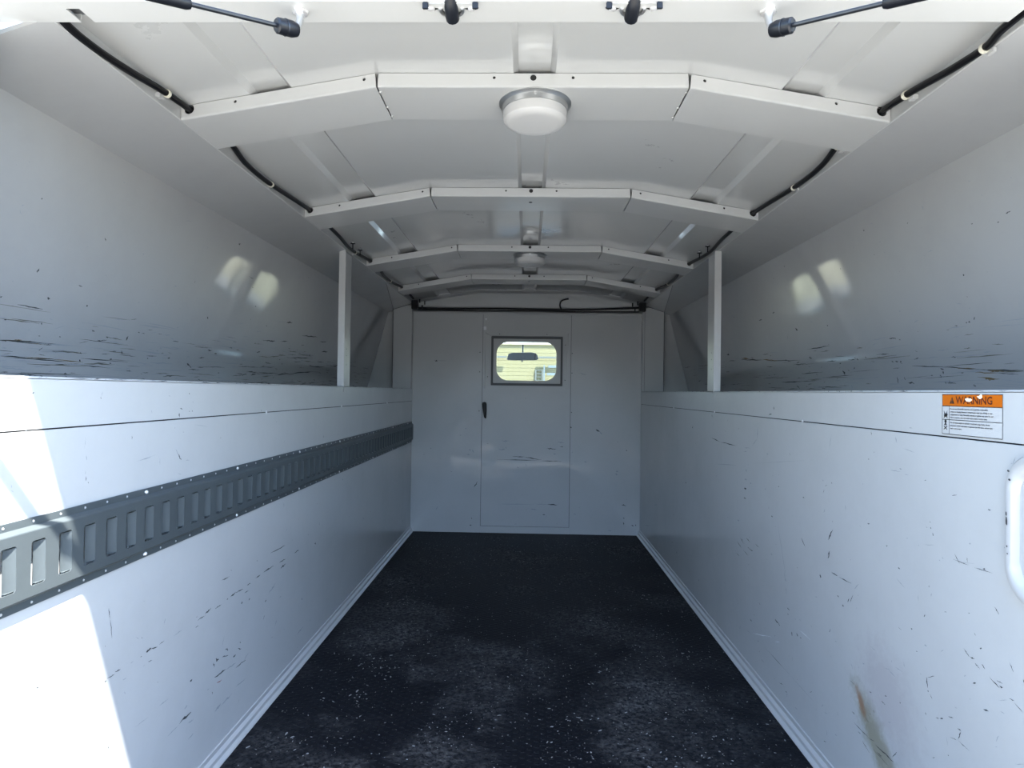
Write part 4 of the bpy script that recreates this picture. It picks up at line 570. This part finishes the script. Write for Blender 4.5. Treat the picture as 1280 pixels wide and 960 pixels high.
L1 = ['Do not store flammable materials such as gasoline, combustible', 'products or charging batteries in compartments, cargo area of body, or near', 'compartments or body. Flammable materials or ignition may cause fire and', 'failure to maintain a clear vent could result in death or serious injury.']
L2 = ['Do not leave people or animals in enclosed cargo body. At any', 'temperature vehicle components can generate heat that causes serious injury', 'death or serious injury.']
for i, s in enumerate(L1): text(s, .0195, .0245 + i*.0046, .0033, 'small_print', M['s_blk'], True, (.094, .1045, .1045, .100)[i]/(.0033*len(s)*.475))
for i, s in enumerate(L2): text(s, .0195, .0465 + i*.0046, .0033, 'small_print', M['s_blk'], True, (.098, .104, .032)[i]/(.0033*len(s)*.475))
# flame and person pictograms
flm = [(.0035,.0395),(.0055,.036),(.0040,.033),(.0058,.034),(.0048,.0265),(.0078,.0325),(.0088,.029),(.0095,.033),(.0130,.0255),(.0118,.0325),(.0138,.0315),(.0122,.036),(.0138,.0395),(.0112,.0372),(.0088,.0362),(.0062,.0375)]
MB().plate(flm, [], .0001, lambda u, v, w_: to(u, v, .0008+w_)).build('flame_pictogram', M['s_blk'], st, smooth=False)
mb = MB(); mb.plate(circ(.0085, .0440, .0026, 14), [], .0001, lambda u, v, w_: to(u, v, .0008+w_))
for a, b in (((.0055, .0500), (.0085, .0470)), ((.0085, .0470), (.0115, .0500)), ((.0045, .0572), (.0125, .0515)), ((.0045, .0515), (.0125, .0572)), ((.0085, .0468), (.0085, .0505))):
    d = (Vector(b) - Vector(a)).normalized(); n = Vector((-d.y, d.x))*.0006; P = [Vector(a)+n, Vector(b)+n, Vector(b)-n, Vector(a)-n]; mb.plate([tuple(p) for p in P], [], .0001, lambda u, v, w_: to(u, v, .0008+w_))
mb.build('person_pictogram', M['s_blk'], st, smooth=False)
M['s_tear'] = newmat('torn_paper', (.85,.75,.55), .8)
for tr_ in ([(.0535,.0075),(.0565,.0058),(.0585,.0062),(.0600,.0052),(.0630,.0065),(.0665,.0060),(.0695,.0085),(.0670,.0105),(.0635,.0118),(.0600,.0112),(.0570,.0110),(.0550,.0092)],
            [(.0790,.0030),(.0840,.0022),(.0875,-.0004),(.0900,.0),(.0905,.0045),(.0890,.0062),(.0850,.0070),(.0815,.0050)]):
    MB().plate(tr_, [], .0001, lambda u, v, w_: to(u, v, .0011+w_)).build('torn_patch', M['s_tear'], st, smooth=False)
# ------------------------------------------------------------------ pressed loop on the right wall near the opening
gl = empty('pull_recess', (XR, .83, -.18), 'white raised rounded rim around a recess at the right edge of the photo, chipped', 'handle recess')
rl = rrect(.60, -.283, .8985, -.072, .052, 8); pp = [(XR - .001, y - .0, z) for y, z in rl]
def ring(loop, inset, x):
    cx_, cz_ = .749, -.1775; o_ = []
    hw, hh = .14925, .1055
    for y, z in loop: o_.append((x, cx_ + (y - cx_)*(hw - inset)/hw, cz_ + (z - cz_)*(hh - inset)/hh))
    return o_
rows = [(-.001, XR+.001), (0, XR - .001), (.0015, XR - .006), (.0045, XR - .010), (.0095, XR - .0112), (.0145, XR - .0095), (.018, XR - .005), (.0195, XR + .000), (.020, XR - .0008), (.06, XR - .0006)]
mb = MB(); nr = len(rl); V = []; F = []
for ins, x in rows[:-1]: V += ring(rl, ins, x)
for i in range(len(rows)-2):
    for k in range(nr): F.append((i*nr+k, i*nr+(k+1) % nr, (i+1)*nr+(k+1) % nr, (i+1)*nr+k))
F.append(tuple(range((len(rows)-2)*nr, (len(rows)-1)*nr))); mb.add(V, F); mb.build('raised_rim', M['paint'], gl)
mb = MB()
for (y, z, ly, lz, ins) in ((.897,-.135,.002,.014,0), (.8975,-.155,.002,.018,0), (.896,-.235,.003,.016,0), (.890,-.255,.004,.012,0), (.889,-.17,.0015,.012,1), (.8895,-.16,.0012,.006,1), (.886,-.10,.002,.003,1), (.884,-.112,.002,.003,1), (.888,-.205,.001,.003,1), (.887,-.215,.001,.002,1), (.8955,-.122,.0015,.002,0), (.8965,-.19,.001,.01,0)):
    x = XR - (.0035 if not ins else .0115); mb.cur = 0
    mb.add([(x, y-ly, z-lz/2), (x, y+ly*.6, z-lz/2.5), (x, y+ly, z), (x, y+ly*.5, z+lz/2), (x, y-ly*.6, z+lz/2.4), (x, y-ly*1.2, z)], [(0,1,2,3,4,5)])
mb.build('paint_chip', SC, gl, smooth=False, weld=False)
# ------------------------------------------------------------------ gas struts, header hinges, raised hatch
def strut(s, label):
    A = Vector((s*.322, .832, .487)); B = A + Vector((s*-.0, 0, 0)) + (Vector((s*.515, .62, .43)) - A)*1.72
    root = empty('gas_strut', A, label, 'gas strut', 'gas struts of the raised hatch'); d = (B - A).normalized()
    MB().tube([A - d*.006, A - d*.004, A + d*.004, A + d*.024, A + d*.026], [.004, .0085, .0108, .0100, .008], 18).build('end_fitting', M['dark'], root)
    MB().tube([A + d*.012, A + d*.0135], [.0112, .0112], 18).build('retaining_clip', M['rod'], root)
    MB().tube([A + d*.024, A + d*.14], [.0030, .0030], 10).build('strut_rod', M['rod'], root)
    MB().tube([A + d*.135, A + d*.140, B], [.006, .0075, .0075], 14).build('strut_cylinder', M['dark'], root)
    MB().tube([A + Vector((-s*.002, .0, 0)), A + Vector((-s*.002, .012, .016)), A + Vector((-s*.002, .016, .034))], [.0045, .0045, .0065], 12).build('ball_stud', M['steel'], root)
    MB().lathe([(.011, 0), (.011, -.003), (.006, -.005), (0, -.005)], (A.x - s*.002, A.y+.016, .522), 'z', 6).build('stud_nut', M['bolt'], root)
    MB().tube([B, B + Vector((s*.02, 0, 0))], .006, 8).build('ball_stud', M['steel'], root)
strut(-1, 'black gas strut fixed under the header on the left'); strut(1, 'black gas strut fixed under the header on the right')
jm = []
for s, xw in ((-1, XL), (1, XR)):
    j = MB().box((xw + s*.0, Y0, ZF), (xw + s*.05, Y0+.07, .44), .003).build('trim_2' if s < 0 else 'trim_3', M['paint']); tag(j, 'white rear jamb beside the opening on the %s' % ('left' if s < 0 else 'right'), 'jamb', kind='structure')
for s, nm, sd in ((-1, 'trim_4', 'left'), (1, 'trim_5', 'right')):  # unseen panels put in to keep light off the upper sides
    o = MB().plate([(s*.76, -.03), (s*1.05, -.03), (s*1.05, .10), (s*.93, .56), (s*.76, .60)], [], .01, lambda u, v, w_: (u, .845 + w_, v)).build(nm, M['paint']); tag(o, 'unseen white rear end panel closing and shading the upper %s side of the body' % sd, 'panel', kind='structure')
    MB().plate([(s*.745, -.9), (s*1.05, -.9), (s*1.05, -.02), (s*.745, -.02)], [], .01, lambda u, v, w_: (u, Y0 + w_, v)).build('lower_end_panel', M['paint'], o)
    MB().plate([(Y0, -.9), (3.85, -.9), (3.85, -.02), (Y0, -.02)], [], .01, lambda u, v, w_: (s*(1.04 + w_), u, v)).build('outer_skin', M['paint'], o)
    MB().box((s*.745, Y0, -.03), (s*1.05, .84, -.021)).build('side_box_top', M['paint'], o)
def hinge(x, label):
    r = empty('hatch_hinge', (x, .838, .522), label, 'hinge', 'black hatch hinges on the header')
    MB().tube(spline([(x, .856, .516), (x, .846, .518), (x, .832, .525), (x, .815, .545), (x, .80, .60)], 5), .0095, 12).build('hinge_arm', M['dark'], r)
    pts = [(x + .0155*math.sin(a), .842 + .0145*math.cos(a), .5205) for a in [math.radians(-105 + 21*k) for k in range(11)]]
    MB().tube(pts, .0028, 8).build('hinge_cup', M['steel'], r)
    MB().plate([(x-.034, .829), (x+.034, .829), (x+.034, .836), (x+.016, .840), (x-.016, .840), (x-.034, .836)], [], .0016, lambda u, v, w_: (u, v, .5222 - w_)).build('hinge_leaf', M['paint'], r)
    for dx in (-.0335, .0335):
        MB().box((x+dx-.004, .8265, .512), (x+dx+.004, .8295, .522), .001).build('hinge_stop', M['black'], r)
        MB().plate([(x+dx*.82 + .0085*math.cos(a)*(1.15), .8405 + .0050*math.sin(a)) for a in [math.radians(30*k) for k in range(12)]], [], .0004, lambda u, v, w_: (u, v, .5219 - w_)).build('bolt_slot', M['hole'], r)
        MB().lathe([(.0050, 0), (.0048, -.002), (.003, -.0032), (0, -.0034)], (x+dx*.82, .8405, .5215), 'z', 12).build('hinge_bolt', M['bolt'], r)
hinge(-.110, 'left black hatch hinge at the middle of the header'); hinge(.136, 'right black hatch hinge at the middle of the header')
ht = empty('rear_hatch', (0, .80, .62), 'raised white rear hatch, unseen, set to cast the sun edge on the left wall', 'hatch')  # out of view; angled and widened to block the sun
a = Vector((0, .80, .62)); b = Vector((0, .447, 1.14)); n = Vector((0, .83, .56))*.022
mb = MB(); mb.extrude([(a.y, a.z), (b.y, b.z), (b.y+n.y, b.z+n.z), (a.y+n.y, a.z+n.z)], -1.10, 1.10, lambda u, v, t: (t, u, v)); mb.build('hatch_panel', M['paint'], ht)
# ------------------------------------------------------------------ litter on the mat
M['crumb'] = newmat('pale_crumbs', (.24,.24,.235), .9)
mb = MB(); rq = random.Random(5)
def flake(x, y, r, el=1.0):
    k = rq.choice([3, 4, 5, 6]); a0 = rq.random()*6; an = rq.random()*3
    P = []
    for i in range(k):
        a = a0 + i*2*math.pi/k; u = math.cos(a)*r*el*rq.uniform(.6, 1.2); v = math.sin(a)*r*rq.uniform(.6, 1.2)
        P.append((x + u*math.cos(an) - v*math.sin(an), y + u*math.sin(an) + v*math.cos(an)))
    n_ = len(P); h = min(.0012, r*.5)
    mb.add([(p[0], p[1], ZF) for p in P] + [(p[0], p[1], ZF + h) for p in P], [tuple(range(n_, 2*n_))] + [(i, (i+1) % n_, n_+(i+1) % n_, n_+i) for i in range(n_)])
clus = [(rq.uniform(-.6, .6), rq.uniform(1.2, 3.5), rq.uniform(.04, .16)) for _ in range(46)]
for _ in range(3300):
    if rq.random() < .5: x, y = rq.uniform(-.66, .66), 1.25 + 2.4*rq.random()
    else: c_ = rq.choice(clus); x, y = rq.gauss(c_[0], c_[2]), rq.gauss(c_[1], c_[2])
    if abs(x) < .665 and 1.2 < y < 3.7: flake(x, y, rq.choice([.0005, .0006, .0008, .0010, .0016]), rq.choice([1, 1, 1.6, 2.5]))
for cx_, cy_, n_, sp in ((.505, 2.62, 12, .018), (.54, 2.05, 14, .03), (-.47, 2.53, 26, .05), (-.44, 1.93, 40, .05), (-.47, 1.75, 30, .05), (-.05, 3.33, 10, .03), (-.52, 1.5, 25, .06), (.1, 1.6, 60, .12), (.22, 1.9, 30, .08), (.35, 1.5, 30, .09)):
    for _ in range(n_): flake(rq.gauss(cx_, sp), rq.gauss(cy_, sp), rq.uniform(.0007, .0022), rq.uniform(1, 3.5))
o = mb.build('floor_crumbs', M['crumb'], None, smooth=False, weld=False); tag(o, 'pale crumbs, grit and threads scattered over the black mat', 'debris', kind='stuff')
# ------------------------------------------------------------------ seen through the little window
mr = empty('rear_view_mirror', (-.04, 5.2, .30), 'dark rear-view mirror seen through the door window', 'mirror')
mp = [(-.172, .274), (-.158, .318), (-.13, .327), (.03, .333), (.062, .326), (.082, .31), (.092, .277), (.07, .268), (-.12, .264), (-.16, .266)]
MB().plate(mp, [], .02, lambda u, v, w_: (u, 5.19 + w_, v), .004).build('mirror_housing', M['mirror_back'], mr)
MB().plate([(.055, .272), (.064, .272), (.072, .322), (.062, .325)], [], .002, lambda u, v, w_: (u, 5.182 + w_, v)).build('mirror_edge', M['mirror_edge'], mr)
MB().tube([(-.045, 5.2, .267), (-.045, 5.2, .252)], .008, 8).build('mirror_knob', M['mirror_edge'], mr)
MB().tube([(-.04, 5.21, .32), (-.04, 5.262, .40)], .006, 8).build('mirror_stem', M['glass'], mr)
cb = empty('cab_blocker', (0, 4.5, -.1), 'unseen dark cab interior added to block light beyond the partition door', 'cab', kind='structure')  # unseen cab parts added to cut bright reflections and sky light
MB().box((-.85, 3.83, -.9), (.85, 4.35, -.02), .02).build('seat_back', M['black'], cb)
MB().box((-.85, 4.75, -.6), (.85, 5.24, -.04), .03).build('dashboard', M['black'], cb)
MB().box((-.85, 4.35, -.7), (.85, 4.75, -.6)).build('cab_floor', M['black'], cb)
MB().box((-.90, 5.30, -.9), (.90, 6.6, -.16), .05).build('bonnet', M['paint'], cb)
MB().box((-.85, 3.83, .72), (.85, 5.24, .75)).build('cab_roof', M['gasket'], cb)
ws = empty('windshield', (0, 5.27, .1), 'clear windshield of the cab beyond the door window', 'windshield')
mb = MB(); mb.box((-.75, 5.27, -.3), (.75, 5.274, .62)); mb.build('windshield_glass', M['glass'], ws)
MB().plate([(-.80, -.35), (.80, -.35), (.80, .68), (-.80, .68)], [rrect(-.75, -.3, .75, .62, .06)], .03, lambda u, v, w_: (u, 5.255 + w_, v)).build('windshield_frame', M['black'], ws)
bd = empty('tan_building', (0, 24.5, -1.75), 'long tan clad building across the yard, seen through the door window', 'building')
for k in range(24):
    z = -1.75 + k*.15
    MB().box((-9, 24.5 + .004*(k % 2), z), (9, 24.7, z + .146), .002).build('siding_plank', M['tan'], bd)
MB().box((-9, 24.56, -1.75), (9, 24.75, 1.855)).build('siding_backing', M['tan'], bd)
MB().box((-9.05, 24.46, 1.85), (9.05, 24.76, 1.89)).build('eaves_strip', M['tan'], bd)
MB().box((.30, 24.44, -1.75), (.36, 24.5, .88)).build('door_jamb', M['tan_dark'], bd)
MB().box((.56, 24.44, -1.75), (.62, 24.5, .88)).build('door_jamb', M['tan_dark'], bd)
for k in range(6): MB().box((.36, 24.45, .20 + k*.13), (.56, 24.49, .225 + k*.13)).build('louvre', M['tan_dark'], bd)
mb = MB(); mb.box((-1.6, 24.3, 1.33), (-.82, 24.36, 1.40)); mb.box((.45, 24.3, 1.33), (1.6, 24.36, 1.40)); mb.box((-1.62, 24.3, -1.75), (-1.56, 24.36, 1.40)); mb.box((1.56, 24.3, -1.75), (1.62, 24.36, 1.40))
tag(mb.build('pipe_rail', M['tan_dark']), 'thin grey rail in front of the tan building behind the mirror', 'rail')
cr = empty('equipment_rack', (1.0, 23.9, -1.75), 'pale blue-grey equipment rack standing at the right of the tan building', 'rack')
for x in (.62, 1.15): MB().box((x, 23.9, -1.75), (x+.05, 23.95, 1.05)).build('rack_post', M['bluegrey'], cr)
for z, x0 in ((.95, .8), (.66, .75), (.36, .62), (.1, .62), (-.4, .62)): MB().box((x0, 23.88, z), (1.22, 24.0, z+.09)).build('rack_shelf', M['bluegrey'], cr)
MB().box((.75, 23.9, .2), (1.1, 24.0, .34)).build('rack_box', M['tan_dark'], cr)
